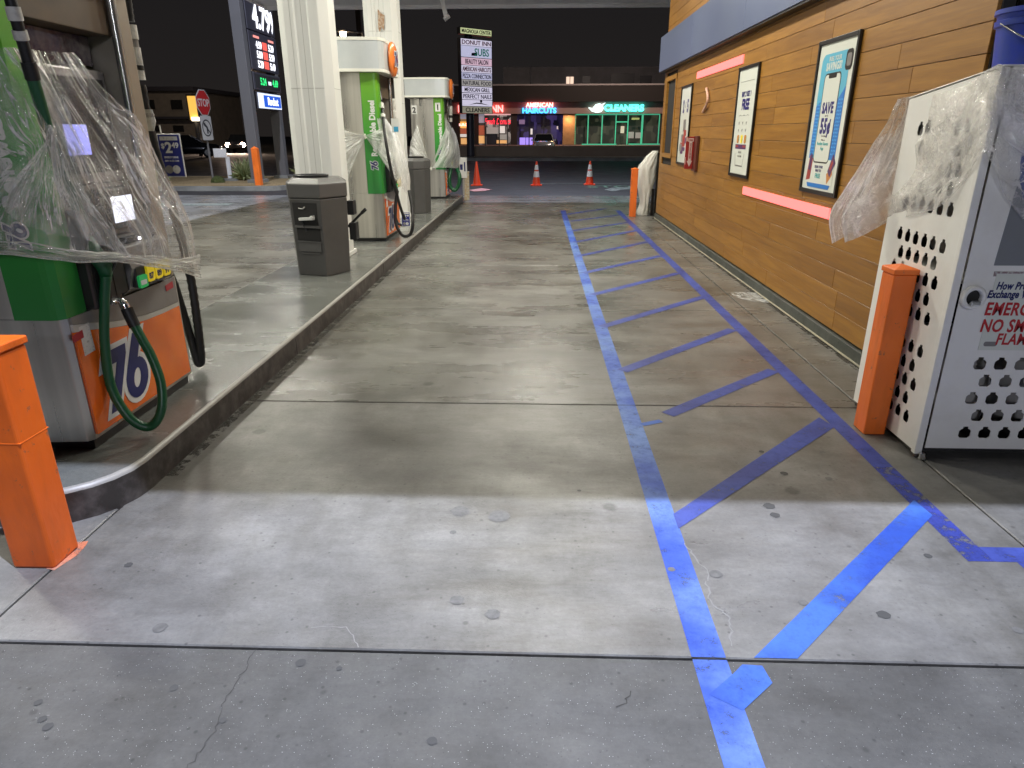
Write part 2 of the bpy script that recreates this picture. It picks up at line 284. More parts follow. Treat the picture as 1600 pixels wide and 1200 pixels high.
def film(name, tint, base, haze, crease, su, sv, gl=.12, gmix=.4, wid=.030, tl=.45, cw=.6):
    """thin crumpled plastic: clear, with hazy patches and fold highlights drawn in as whiter lines along the creases"""
    m = bpy.data.materials.new(name); m.use_nodes = True; t = m.node_tree
    for n in list(t.nodes):
        if n.type == 'BSDF_PRINCIPLED': t.nodes.remove(n)
    out = t.nodes['Material Output']; uv = N(m, 'ShaderNodeUVMap'); tc = N(m, 'ShaderNodeTexCoord')
    def nz(src, vec, sc, det, ro, dist):
        mp = N(m, 'ShaderNodeMapping'); mp.inputs['Scale'].default_value = vec; L(m, src, mp.inputs[0])
        n = N(m, 'ShaderNodeTexNoise'); n.inputs['Scale'].default_value = sc; n.inputs['Detail'].default_value = det; n.inputs['Roughness'].default_value = ro; n.inputs['Distortion'].default_value = dist
        L(m, mp.outputs[0], n.inputs[0]); return n.outputs[0]
    def math_(op, a, b=None):
        n = N(m, 'ShaderNodeMath', operation=op)
        for k, x in enumerate((a, b)):
            if x is None: continue
            if isinstance(x, float): n.inputs[k].default_value = x
            else: L(m, x, n.inputs[k])
        return n.outputs[0]
    fold = nz(uv.outputs[0], (su, sv, 1), 1., 5, .55, .9)
    crum = nz(tc.outputs['Object'], (1, 1, 1), 26, 5, .62, 1.6)
    r1 = math_('ABSOLUTE', math_('SUBTRACT', fold, .5)); r2 = math_('ABSOLUTE', math_('SUBTRACT', crum, .5))
    c1 = ramp(m, r1, [(0., (1, 1, 1)), (wid, (0, 0, 0))]); c2 = ramp(m, r2, [(0., (1, 1, 1)), (wid * .8, (0, 0, 0))])
    big = nz(uv.outputs[0], (su * .16, sv * .5, 1), 1., 3, .5, .4)
    hz = ramp(m, big, [(.40, (base,) * 3), (.62, (haze,) * 3)])
    gate = ramp(m, nz(tc.outputs['Object'], (1, 1, 1), 6, 3, .5, 0.), [(.40, (.15,) * 3), (.60, (1, 1, 1))])
    cr1 = math_('MULTIPLY', math_('MAXIMUM', c1, math_('MULTIPLY', c2, cw)), crease)  # fold highlights go into the coverage as white crease lines
    cov = math_('MINIMUM', math_('ADD', hz, math_('MULTIPLY', cr1, gate)), .96)
    bp = N(m, 'ShaderNodeBump'); bp.inputs['Strength'].default_value = 1.; bp.inputs['Distance'].default_value = .02
    L(m, math_('ADD', math_('MULTIPLY', fold, 1.), math_('MULTIPLY', crum, .45)), bp.inputs['Height'])
    df = N(m, 'ShaderNodeBsdfDiffuse'); df.inputs[0].default_value = (*tint, 1); L(m, bp.outputs[0], df.inputs['Normal'])
    tr_ = N(m, 'ShaderNodeBsdfTranslucent'); tr_.inputs[0].default_value = (*tint, 1); L(m, bp.outputs[0], tr_.inputs['Normal'])
    gs = N(m, 'ShaderNodeBsdfGlossy'); gs.inputs['Roughness'].default_value = gl; gs.inputs[0].default_value = (1, 1, 1, 1); L(m, bp.outputs[0], gs.inputs['Normal'])
    m1 = N(m, 'ShaderNodeMixShader'); m1.inputs[0].default_value = tl; L(m, df.outputs[0], m1.inputs[1]); L(m, tr_.outputs[0], m1.inputs[2])
    m2 = N(m, 'ShaderNodeMixShader'); m2.inputs[0].default_value = gmix; L(m, m1.outputs[0], m2.inputs[1]); L(m, gs.outputs[0], m2.inputs[2])
    tr = N(m, 'ShaderNodeBsdfTransparent'); tr.inputs[0].default_value = (.98, .98, .98, 1)
    m3 = N(m, 'ShaderNodeMixShader'); L(m, cov, m3.inputs[0]); L(m, tr.outputs[0], m3.inputs[1]); L(m, m2.outputs[0], m3.inputs[2]); L(m, m3.outputs[0], out.inputs[0])
    return m
M['film_near'] = film('clear_film', (.97, .97, .93), .10, .66, 1.3, 22, 1.8, gmix=.5, wid=.034, tl=.35, cw=.35, gl=.10)
M['film_hem'] = film('clear_film_hem', (.97, .97, .93), .28, .80, 1.2, 13., 2.2, gmix=.35)
M['film_milky'] = film('milky_film', (.95, .96, .92), .46, .86, .8, 16, 2.2, gmix=.14, gl=.3)
M['film_cage'] = film('cage_film', (.98, .95, .91), .34, .78, 1.2, 8, 3.5, gmix=.34, wid=.036)
M['film_cloth'] = film('white_bag', (.90, .89, .82), .93, .96, .3, 8, 5., gmix=.06, tl=.25)

# ---------------------------------------------------------------- geometry helpers
class MB:
    def __init__(s): s.v = []; s.f = []; s.m = []; s.uv = []; s.tone = []; s.sm = []
    def add(s, vs, fs, mi=0, tone=None, smooth=False, uvs=None):
        b = len(s.v); s.v += [Vector(v) for v in vs]
        s.tone += [tone or (0, 0, 0)] * len(vs); s.uv += uvs if uvs else [(0, 0)] * len(vs)
        for f in fs: s.f.append([b + i for i in f]); s.m.append(mi); s.sm.append(smooth)
        return s
    def box(s, a, b, mi=0, tone=None):
        x0, x1 = sorted((a[0], b[0])); y0, y1 = sorted((a[1], b[1])); z0, z1 = sorted((a[2], b[2]))
        v = [(x0, y0, z0), (x1, y0, z0), (x1, y1, z0), (x0, y1, z0), (x0, y0, z1), (x1, y0, z1), (x1, y1, z1), (x0, y1, z1)]
        return s.add(v, [(0, 3, 2, 1), (4, 5, 6, 7), (0, 1, 5, 4), (1, 2, 6, 5), (2, 3, 7, 6), (3, 0, 4, 7)], mi, tone)
    def bar(s, p, q, wd, th, up=(0, 0, 1), mi=0):
        p, q = Vector(p), Vector(q); d = (q - p).normalized(); up = Vector(up)
        a = d.cross(up).normalized() * wd / 2; b = a.cross(d).normalized() * th / 2
        v = [p - a - b, p + a - b, p + a + b, p - a + b, q - a - b, q + a - b, q + a + b, q - a + b]
        return s.add(v, [(0, 1, 2, 3), (7, 6, 5, 4), (0, 4, 5, 1), (1, 5, 6, 2), (2, 6, 7, 3), (3, 7, 4, 0)], mi)
    def prism(s, pts, o, u, v, depth, mi=0, side=None):
        """polygon pts in plane (o,u,v), extruded along u x v by depth"""
        o, u, v = Vector(o), Vector(u), Vector(v); n = u.cross(v).normalized() * depth
        a = [o + u * p[0] + v * p[1] for p in pts]; b = [p + n for p in a]; k = len(pts)
        s.add(a + b, [tuple(range(k))[::-1], tuple(range(k, 2 * k))], mi)
        s.add(a + b, [(i, (i + 1) % k, k + (i + 1) % k, k + i) for i in range(k)], mi if side is None else side)
        return s
    def tube(s, pts, r, seg=10, mi=0, rad=None, cap=True):
        pts = [Vector(p) for p in pts]; n = len(pts); ring = []; ref = None
        vs = []
        for i, p in enumerate(pts):
            d = (pts[min(i + 1, n - 1)] - pts[max(i - 1, 0)]).normalized()
            if ref is None: ref = d.orthogonal().normalized()
            ref = (ref - d * ref.dot(d)); ref = ref.normalized() if ref.length > 1e-5 else d.orthogonal().normalized()
            b = d.cross(ref); rr = rad[i] if rad else r
            for k in range(seg):
                a = 2 * math.pi * k / seg; vs.append(p + (ref * math.cos(a) + b * math.sin(a)) * rr)
        fs = [(i * seg + k, i * seg + (k + 1) % seg, (i + 1) * seg + (k + 1) % seg, (i + 1) * seg + k) for i in range(n - 1) for k in range(seg)]
        s.add(vs, fs, mi, smooth=True)
        if cap: s.add(vs[:seg], [tuple(range(seg))[::-1]], mi); s.add(vs[-seg:], [tuple(range(seg))], mi)
        return s
    def lathe(s, prof, c, seg=24, mi=0, sq=(1, 1), rot=0., smooth=True, mis=None):
        c = Vector(c); n = len(prof)
        for i in range(n - 1):
            vs = []
            for r, z in prof[i:i + 2]:
                for k in range(seg):
                    a = 2 * math.pi * k / seg + rot; vs.append(c + Vector((r * math.cos(a) * sq[0], r * math.sin(a) * sq[1], z)))
            s.add(vs, [(k, (k + 1) % seg, seg + (k + 1) % seg, seg + k) for k in range(seg)], mis[i] if mis else mi, smooth=smooth)
        return s
    def grid(s, rows, mi=0, flip=False):
        nr, nc = len(rows), len(rows[0]); vs = [p for r in rows for p in r]
        uv = [(c / (nc - 1), r / (nr - 1)) for r in range(nr) for c in range(nc)]
        fs = [(r * nc + c, r * nc + c + 1, (r + 1) * nc + c + 1, (r + 1) * nc + c) for r in range(nr - 1) for c in range(nc - 1)]
        return s.add(vs, fs, mi, smooth=True, uvs=uv)
    def build(s, name, mats, parent=None, bevel=0., seg=2):
        if not isinstance(mats, (list, tuple)): mats = [mats]
        o0 = Vector(parent_world(parent)) if parent else Vector((0, 0, 0))
        me = bpy.data.meshes.new(name); me.from_pydata([tuple(v - o0) for v in s.v], [], s.f)
        for mm in mats: me.materials.append(M[mm] if isinstance(mm, str) else mm)
        for p, mi, sm in zip(me.polygons, s.m, s.sm): p.material_index = mi; p.use_smooth = sm
        if any(t != (0, 0, 0) for t in s.tone):
            a = me.color_attributes.new('tone', 'FLOAT_COLOR', 'POINT')
            for i, t in enumerate(s.tone): a.data[i].color = (*t, 1)
        if any(t != (0, 0) for t in s.uv):
            u = me.uv_layers.new(name='UVMap')
            for lp in me.loops: u.data[lp.index].uv = s.uv[lp.vertex_index]
        me.validate(); me.update()
        o = bpy.data.objects.new(name, me); col.objects.link(o)
        if parent: o.parent = parent
        if bevel:
            md = o.modifiers.new('bevel', 'BEVEL'); md.width = bevel; md.segments = seg; md.limit_method = 'ANGLE'; md.angle_limit = R(40)
        return o
def parent_world(p):
    v = Vector((0, 0, 0))
    while p is not None:
        v = v + p.location; p = p.parent
    return v
def thing(name, label, cat, loc=(0, 0, 0), group=None):
    o = bpy.data.objects.new(name, None); col.objects.link(o); o.location = loc; o.empty_display_size = .1
    o['label'] = label; o['category'] = cat
    if group: o['group'] = group
    return o
def tag(o, label, cat, group=None):
    o['label'] = label; o['category'] = cat
    if group: o['group'] = group
    return o
def struct(o, kind='structure'): o['kind'] = kind; return o

def text(name, s, org, u, v, size, m, parent, bold=.0, shear=0., depth=.0015, align='CENTER', xs=1., space=1.):
    """raised lettering: org is the baseline point, u reading direction, v up"""
    cu = bpy.data.curves.new('tmp', 'FONT'); cu.body = s; cu.size = size; cu.offset = bold * size; cu.shear = shear
    cu.align_x = align; cu.extrude = depth; cu.space_character = space; cu.resolution_u = 3
    t = bpy.data.objects.new('tmp', cu); col.objects.link(t)
    dg = bpy.context.evaluated_depsgraph_get(); dg.update()
    me = bpy.data.meshes.new_from_object(t.evaluated_get(dg)); bpy.data.objects.remove(t); bpy.data.curves.remove(cu)
    u, v, org = Vector(u).normalized(), Vector(v).normalized(), Vector(org); n = u.cross(v)
    o0 = parent_world(parent) if parent else Vector((0, 0, 0))
    for vt in me.vertices:
        c = vt.co.copy(); vt.co = org - o0 + u * c.x * xs + v * c.y + n * c.z
    me.materials.clear(); me.materials.append(M[m] if isinstance(m, str) else m)
    for p in me.polygons: p.use_smooth = False
    me.name = name
    o = bpy.data.objects.new(name, me); col.objects.link(o)
    if parent: o.parent = parent
    return o

def holed(name, outer, holes, org, u, v, th, m, parent):
    """flat sheet with real holes cut through it"""
    cu = bpy.data.curves.new('tmp', 'CURVE'); cu.dimensions = '2D'; cu.fill_mode = 'BOTH'; cu.extrude = th / 2
    for poly in [outer] + holes:
        sp = cu.splines.new('POLY'); sp.points.add(len(poly) - 1); sp.use_cyclic_u = True
        for i, p in enumerate(poly): sp.points[i].co = (p[0], p[1], 0, 1)
    t = bpy.data.objects.new('tmp', cu); col.objects.link(t)
    dg = bpy.context.evaluated_depsgraph_get(); dg.update()
    me = bpy.data.meshes.new_from_object(t.evaluated_get(dg)); bpy.data.objects.remove(t); bpy.data.curves.remove(cu)
    u, v, org = Vector(u), Vector(v), Vector(org); n = u.cross(v); o0 = parent_world(parent)
    for vt in me.vertices:
        c = vt.co.copy(); vt.co = org - o0 + u * c.x + v * c.y + n * c.z
    me.materials.clear(); me.materials.append(M[m])
    for p in me.polygons: p.use_smooth = False
    o = bpy.data.objects.new(name, me); col.objects.link(o); o.parent = parent
    return o

def cr(pts, n):
    """smooth curve through points, n samples"""
    pts = [Vector(p) for p in pts]; P = [pts[0] * 2 - pts[1]] + pts + [pts[-1] * 2 - pts[-2]]; out = []; k = len(pts) - 1
    for i in range(n):
        t = i / (n - 1) * k; j = min(int(t), k - 1); f = t - j; a, b, c, d = P[j:j + 4]
        out.append(.5 * ((2 * b) + (c - a) * f + (2 * a - 5 * b + 4 * c - d) * f * f + (3 * b - a - 3 * c + d) * f ** 3))
    return out
def sheet(strands, nu, nv, amp, fu, fv, seed=0, crumple=.0, edge=1.):
    """strands: smooth curves lying side by side; folds run along them"""
    ls = [cr(s, nv) for s in strands]; rows = []
    for j in range(nv):
        rows.append(cr([l[j] for l in ls], nu))
    out = []
    for j in range(nv):
        r = []
        for i in range(nu):
            p = rows[j][i]
            du = rows[j][min(i + 1, nu - 1)] - rows[j][max(i - 1, 0)]; dv = rows[min(j + 1, nv - 1)][i] - rows[max(j - 1, 0)][i]
            n = du.cross(dv); n = n.normalized() if n.length > 1e-9 else Vector((1, 0, 0))
            uu, vv = i / (nu - 1), j / (nv - 1)
            h = noise.noise(Vector((uu * fu + seed, vv * fv, seed * 1.7))) + .5 * noise.noise(Vector((uu * fu * 2.3 + seed, vv * fv * 1.6, seed + 5.)))
            h += .8 * (abs(noise.noise(Vector((uu * fu * 1.3, vv * fv + seed, 9.)))) - .25)
            c = noise.noise(p * 9 + Vector((seed, 0, 0))) + .6 * noise.noise(p * 23)
            r.append(p + n * (amp * h + crumple * c))
        out.append(r)
    return out

# ================================================================ GROUND AND STRUCTURE
mb = MB(); mb.box((-300, -60, -.10), (300, 400, -.034)); struct(mb.build('ground', 'asphalt_far'))
ISL_L, ISL_R, ISL_N, ISL_F = -2.76, -1.722, 2.30, 16.55
def slabs(name, xs, ys, m, gap=.010):
    mb = MB()
    for i in range(len(xs) - 1):
        for j in range(len(ys) - 1):
            mb.box((xs[i] + gap / 2, ys[j] + gap / 2, -.03), (xs[i + 1] - gap / 2, ys[j + 1] - gap / 2, 0))
    return struct(mb.build(name, m, bevel=.004, seg=1))
YS = [3.70, 5.98, 8.16, 10.45, 12.75, 15.05, 17.9]
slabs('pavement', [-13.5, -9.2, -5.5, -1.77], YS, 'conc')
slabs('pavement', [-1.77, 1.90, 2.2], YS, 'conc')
slabs('pavement', [-9.2, -5.5, -1.77], [1.655, 3.70], 'conc_near')
slabs('pavement', [-1.77, 1.90, 5.2], [1.655, 3.70], 'conc_near')
slabs('pavement', [2.2, 5.2, 8], [13.2, 15.05, 17.9], 'conc')
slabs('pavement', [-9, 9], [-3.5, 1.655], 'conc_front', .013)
mb = MB(); mb.box((-300, 17.91, -.03), (300, 40.6, -.002)); struct(mb.build('road', 'asphalt'))
mb = MB(); mb.box((-300, 40.61, -.03), (-5.2, 80, -.001)); struct(mb.build('road', 'asphalt_far'))
mb = MB(); mb.box((-5.0, 41.5, -.03), (60, 44.9, .13)); struct(mb.build('sidewalk', 'conc_walk'))
mb = MB(); mb.box((-5.1, 45.35, -.03), (60, 100, .02)); struct(mb.build('car_park', 'asphalt_far'))
# far kerb on the left with its strip of pale concrete
mb = MB(); mb.box((-60, 36.5, -.03), (-19, 37.5, .12)); struct(mb.build('far_kerb', 'conc_walk'))

# painted markings (paint sheets 4 mm above the concrete)
def strip(mb, p, q, wd, z, mi=0, skew=None):
    p, q = Vector((p[0], p[1], z)), Vector((q[0], q[1], z)); d = (q - p).normalized(); n = Vector((-d.y, d.x, 0)) * wd / 2
    if skew: n = Vector(skew) * 1.0
    mb.add([p - n, q - n, q + n, p + n], [(0, 1, 2, 3)], mi)
mb = MB()
for a, b, mi in ((14.35, 12.6, 0), (12.6, 3.70, 1), (3.695, 1.66, 1), (1.65, .5, 1)): mb.box((.487, a, .0010), (.591, b, .0012), mi)
for a, b, mi in ((14.4, 13.5, 0), (13.5, 2.95, 0), (2.95, 2.19, 3)):
    mb.box((1.622, a, .0010), (1.716, b, .0012), mi)
mb.box((1.717, 2.19, .0010), (3.4, 2.285, .0012), 0); mb.box((1.80, 2.188, .0010), (1.90, .8, .0012), 0)
struct(mb.build('lane_lines', ['blue_fresh', 'blue_faded', 'blue_bright', 'blue_worn']))
ST = [((886, 335), (947, 326)), ((891, 346), (975, 335)), ((892, 361), (985, 347)), ((896, 379), (996, 360)), ((900, 401), (1012, 378)),
      ((911, 427), (1032, 400)), ((925, 461), (1060, 427)), ((940, 511), (1100, 464)), ((972, 580), (1145, 515)), ((1043, 648), (1209, 579)),
      ((1049, 812), (1292, 660)), ((1210, 1019), (1433, 800)), ((1137, 1088), (1172, 1056))]
mb = MB()
for i, (a, b) in enumerate(ST):
    p, q = onz(*a), onz(*b); mi = 0
    if i in (10, 11):
        mi = 0 if i == 10 else 1
        Q = [((1052, 803), (1280, 652), (1304, 667), (1060, 826)), ((1178, 1027.5), (1428, 781), (1457, 805), (1246, 1029))][i - 10]
        mb.add([onz(*c_, .0024) for c_ in Q][::-1], [(0, 1, 2, 3)], mi)
    elif i == 12: mb.add([onz(*c_, .0024) for c_ in ((1108, 1085), (1145, 1053), (1160, 1038), (1191, 1040), (1207, 1067), (1161, 1110))][::-1], [tuple(range(6))], 2)
    else: strip(mb, p, q, .088, .0024, 0)
p, q = onz(1003, 664), onz(1033, 658); strip(mb, p, q, .04, .0024, 1)
struct(mb.build('hatch_stripes', ['blue_fresh', 'blue_bright', 'blue_bright']))
mb = MB(); strip(mb, (.05, 22.3), (3.6, 22.35), .10, .004); strip(mb, (-9.5, 15.3), (-6.9, 15.5), .5, .004)
struct(mb.build('road_line', 'road_white'))
o = text('road_lettering', 'STOP', (2.35, 20.6, .003), (1, 0, 0), (0, 1, 0), 1.15, 'road_green', None, .02, depth=.0005, xs=.62); struct(o)
mb = MB(); ar = [(onz(px, py, .004)) for px, py in ((944, 296.5), (956, 293.2), (980, 292.6), (984, 290.8), (1003, 291.8), (992, 295.2), (972, 296.4), (958, 299))]
mb.add(ar, [tuple(range(len(ar)))[::-1]]); struct(mb.build('road_arrow', 'road_white'))

# cracks
def crack(pts, wd, m, z=.0015, seed=1, name='pavement_crack'):
    random.seed(seed); P = []
    pts = [onz(*p) for p in pts]
    for a, b in zip(pts, pts[1:]):
        n = max(2, int((b - a).length / .014))
        for k in range(n): P.append(a.lerp(b, k / n) + Vector((random.gauss(0, .0045), random.gauss(0, .0045), 0)))
    P.append(pts[-1]); mb = MB(); vs = []
    for i, p in enumerate(P):
        d = (P[min(i + 1, len(P) - 1)] - P[max(i - 1, 0)]).normalized(); n = Vector((-d.y, d.x, 0)) * wd * random.uniform(.3, 1.) * .5
        vs += [Vector((p.x, p.y, z)) - n, Vector((p.x, p.y, z)) + n]
    mb.add(vs, [(2 * i, 2 * i + 2, 2 * i + 3, 2 * i + 1) for i in range(len(P) - 1)]); return struct(mb.build(name, m))
M['crack'] = mat('crack', (.045, .042, .038), .9); M['crack_pale'] = mat('crack_pale', (.25, .245, .23), .9)
crack([(397, 1016), (385, 1045), (352, 1090), (338, 1135), (318, 1165), (292, 1202)], .0032, 'crack')
crack([(1070, 850), (1082, 868), (1105, 890), (1108, 935), (1138, 965), (1143, 1010)], .007, 'crack_pale', seed=3)
crack([(486, 982), (520, 978), (545, 985), (556, 1000), (560, 1012)], .004, 'crack_pale', seed=4)
crack([(988, 1078), (976, 1088), (976, 1098), (962, 1105)], .006, 'crack', seed=5)
crack([(1060, 390), (1100, 428), (1140, 470), (1200, 520)], .003, 'crack', seed=8)
# gum spots and dirt splats as thin flat patches
M['gum'] = mat('gum_spot', (.055, .055, .053), .7); M['gum2'] = mat('oil_spot', (.10, .098, .092), .6, var=(40, (.15, .148, .14), .35, .65))
mb = MB(); random.seed(11)
def blot(mb, c, r, mi, z=.0018, asp=1.):
    k = 14; ph = random.random() * 6
    mb.add([Vector((c[0] + r * asp * math.cos(2 * math.pi * i / k) * (1 + .22 * math.sin(3 * i + ph) * random.random()), c[1] + r * math.sin(2 * math.pi * i / k) * (1 + .2 * random.random()), z)) for i in range(k)], [tuple(range(k))], mi)
for px, py, r, mi in ((1381, 961, .019, 0), (1202, 791, .022, 0), (1211, 805, .018, 0), (1225, 740, .016, 0), (201, 883, .014, 0), (272, 1075, .011, 0), (348, 1126, .009, 0), (719, 799, .035, 1), (780, 807, .04, 1),
                      (714, 938, .022, 1), (770, 960, .022, 1), (1118, 897, .02, 1), (1285, 707, .014, 1), (1590, 985, .014, 1), (1190, 706, .012, 0), (1295, 748, .014, 1), (470, 1036, .014, 1), (60, 1098, .01, 0), (66, 1124, .01, 1), (75, 1136, .012, 1),
                      (1450, 869, .013, 0), (708, 832, .012, 1), (905, 767, .008, 0), (250, 981, .02, 1), (1365, 560, .012, 0), (530, 1045, .008, 0), (675, 1158, .012, 1), (1255, 942, .014, 1), (1049, 890, .012, 1)):
    p = onz(px, py); blot(mb, p, r, 0 if py > 1015 else mi, asp=1.15)
struct(mb.build('pavement_spots', ['gum', 'gum2']))

M['pale_stain'] = paint('pale_stain', (.42, .43, .42), (.52, .53, .52), .50, 16.)
mb = MB(); P = [onz(px, py, .0016) for px, py in ((1140, 457), (1165, 456), (1190, 458), (1207, 468), (1200, 473), (1172, 470), (1150, 465))]; mb.add(P[::-1], [tuple(range(7))]); struct(mb.build('pavement_stain', 'pale_stain'))
# ---------------------------------------------------------------- fuel island kerb
def rrect(x0, x1, y0, y1, r, n=7):
    pts = []
    for cx_, cy_, a0 in ((x1 - r, y0 + r, -90), (x1 - r, y1 - r, 0), (x0 + r, y1 - r, 90), (x0 + r, y0 + r, 180)):
        for k in range(n): a = R(a0 + 90 * k / (n - 1)); pts.append((cx_ + r * math.cos(a), cy_ + r * math.sin(a)))
    return pts
isl = thing('fuel_island', 'long raised island with a grey painted top under the fuel dispensers', 'island', (-2.24, 9.4, 0))
o1 = rrect(ISL_L, ISL_R, ISL_N, ISL_F, .34); o2 = rrect(ISL_L + .022, ISL_R - .022, ISL_N + .022, ISL_F - .022, .325)
mb = MB(); k = len(o1)
mb.add([(x, y, -.02) for x, y in o1] + [(x, y, .132) for x, y in o1], [(i, (i + 1) % k, k + (i + 1) % k, k + i) for i in range(k)], 0, smooth=True)
mid = rrect(ISL_L + .006, ISL_R - .006, ISL_N + .006, ISL_F - .006, .335)
mb.build('kerb_edge', 'kerb_steel', isl)
mb = MB()
mb.add([(x, y, .132) for x, y in o1] + [(x, y, .146) for x, y in mid] + [(x, y, .151) for x, y in o2],
       [(i, (i + 1) % k, k + (i + 1) % k, k + i) for i in range(k)] + [(k + i, k + (i + 1) % k, 2 * k + (i + 1) % k, 2 * k + i) for i in range(k)], 0, smooth=True)
mb.build('kerb_lip', 'kerb_lip', isl)
mb = MB(); mb.add([(x, y, .1505) for x, y in o2], [tuple(range(k))]); mb.build('island_top', 'island_top', isl)
for y in (4.6, 7.55, 10.6, 13.5): mb = MB(); mb.box((ISL_R - .004, y, 0), (ISL_R + .0015, y + .006, .117)); mb.build('kerb_joint', 'joint', isl)

M['gutter_dirt'] = paint('gutter_dirt', (.03, .027, .022), (.055, .05, .04), .50, 7.)
mb = MB(); mb.box((ISL_R + .002, 2.75, .0006), (ISL_R + .055, 16.3, .0009)); mb.box((2.16, 3.9, .0006), (2.203, 13.1, .0009)); struct(mb.build('gutter_dirt', 'gutter_dirt'))
# ---------------------------------------------------------------- canopy and its columns
can = thing('canopy', 'flat white canopy roof over the fuel lanes with square downlights', 'canopy', (-3, 10, CANOPY_Z))
M['soffit'] = mat('soffit', (.82, .82, .80), .5); M['canopy_edge'] = mat('canopy_edge', (.80, .80, .80), .4)
mb = MB(); mb.box((-6.85, 1.575, 4.5), (2.17, 19, 5.25)); mb.build('roof_deck', 'soffit', can)
mb = MB(); mb.box((2.171, 13.3, 4.5), (4.6, 19, 5.25)); mb.build('roof_deck', 'soffit', can)
mb = MB(); mb.box((2.171, 1.575, 4.5), (6.5, 3.7, 5.25)); mb.build('roof_deck', 'soffit', can)
mb = MB(); mb.box((-6.92, 19.001, 4.42), (4.6, 19.07, 5.3)); mb.box((-6.92, 1.6, 4.45), (-6.851, 19, 5.3)); mb.build('fascia', 'canopy_edge', can)
for x, y, p in LAMPS:
    mb = MB(); mb.box((x - .3, y - .3, 4.47), (x + .3, y + .3, 4.499)); f = mb.build('light_fixture', 'white', can)
    mb = MB(); mb.box((x - .21, y - .21, 4.462), (x + .21, y + .21, 4.4695)); mb.build('lens', 'led_white', f)
mb = MB(); a = ony(691, 8, 18.2); b = ony(697, 26, 18.2); mb.bar((a.x, a.y, 4.5), b, .10, .06, (0, 1, 0)); mb.bar(b, b + Vector((.02, .1, -.03)), .16, .05, (0, 1, 0)); mb.build('conduit_stub', 'soffit', can)

def column(y0, label):
    t = thing('canopy_column', label, 'column', (-2.45, y0, .15), 'columns holding up the canopy')
    x0, x1, y1 = -2.715, -2.185, y0 + .42
    c = .085; pl = [(x0 + c, y0), (x0 + .19, y0), (x0 + .20, y0 + .012), (x1 - .20, y0 + .012), (x1 - .19, y0), (x1 - c, y0), (x1, y0 + c), (x1, y1 - c), (x1 - c, y1), (x0 + c, y1), (x0, y1 - c), (x0, y0 + c)]
    mb = MB(); mb.prism(pl, (0, 0, .152), (1, 0, 0), (0, 1, 0), 4.34); mb.build('cladding', 'cream', t, bevel=.03, seg=4)
    mb = MB()
    for z in (1.95, 2.98):
        mb.box((x0 + c, y0 - .0012, z), (x0 + .19, y0 + .002, z + .004)); mb.box((x0 + .20, y0 + .0108, z), (x1 - .20, y0 + .014, z + .004)); mb.box((x1 - .19, y0 - .0012, z), (x1 - c, y0 + .002, z + .004)); mb.box((x1 - .001, y0 + c, z), (x1 + .0012, y1 - c, z + .004))
    for x in (x0 + .15, x0 + .265): mb.box((x, y0 - .0012 if x < x0 + .19 else y0 + .0105, .16), (x + .003, y0 + .02, 4.49))
    mb.build('panel_seam', 'seam', t)
    mb = MB(); mb.box((x0 - .01, y0 - .01, .151), (x1 + .01, y1 + .01, .20)); mb.build('base_trim', 'cream', t, bevel=.005)
    return t
column(7.75, 'near cream canopy column standing behind the front litter bin')
c2 = column(11.6, 'far cream canopy column beyond the middle fuel dispenser with a torn brown sticker high up')
M['torn'] = mat('torn_sticker', (.32, .17, .08), .7, var=(30, (.5, .4, .3), .4, .6))
mb = MB(); P = [ony(px, py, 11.59) for px, py in ((590, 14), (597, 22), (601, 24), (600, 48), (596, 42), (593, 50), (591, 44))]
mb.add(P + [p + Vector((0, .004, 0)) for p in P], [tuple(range(7)), tuple(range(7, 14))[::-1]]); mb.build('sticker', 'torn', c2)

# ---------------------------------------------------------------- store building
WX = 2.24; WY0, WY1 = 3.82, 13.15
st = thing('store_building', 'filling station shop clad in brown wooden planks with a blue fascia band', 'building', (5, 9, 0))
mb = MB(); mb.box((WX + .03, WY0 + .03, .0), (9, WY1 - .02, 4.46)); mb.build('wall_core', 'dark_in', st)
mb = MB(); mb.box((2.222, WY0, -.02), (WX + .028, WY1 + .01, .085)); mb.build('foundation', 'foundation', st, bevel=.006)
mb = MB(); mb.box((2.205, WY0 - .3, -.002), (2.2215, WY1, .004)); mb.build('sealant_line', 'yellow_line', st)
mb = MB(); random.seed(5); gp = .0032
PH = .1475; z = .10 - PH * .0; row = 0
WIN = (12.0, 12.93, 1.10, 2.40)
while z < 4.4:
    y = WY0 - random.uniform(0, 2.0); zt = min(z + PH, 4.45)
    while y < WY1:
        ln = random.choice((1.6, 2.44, 2.44, 2.6)); a, b = max(y, WY0), min(y + ln, WY1); y += ln
        if b - a < .03: continue
        segs = [(a, b)]
        if zt > WIN[2] and z < WIN[3]:
            segs = [s for s in ((a, min(b, WIN[0])), (max(a, WIN[1]), b)) if s[1] - s[0] > .02]
        tn = (random.random(), random.uniform(0, 9), random.uniform(0, 9))
        for a1, b1 in segs:
            mb.box((WX, a1 + gp / 2, z + gp / 2), (WX + .022, b1 - gp / 2, zt - gp / 2), 0, tn)
    z += PH; row += 1
mb.build('plank_cladding', 'wood', st, bevel=.0018, seg=1)
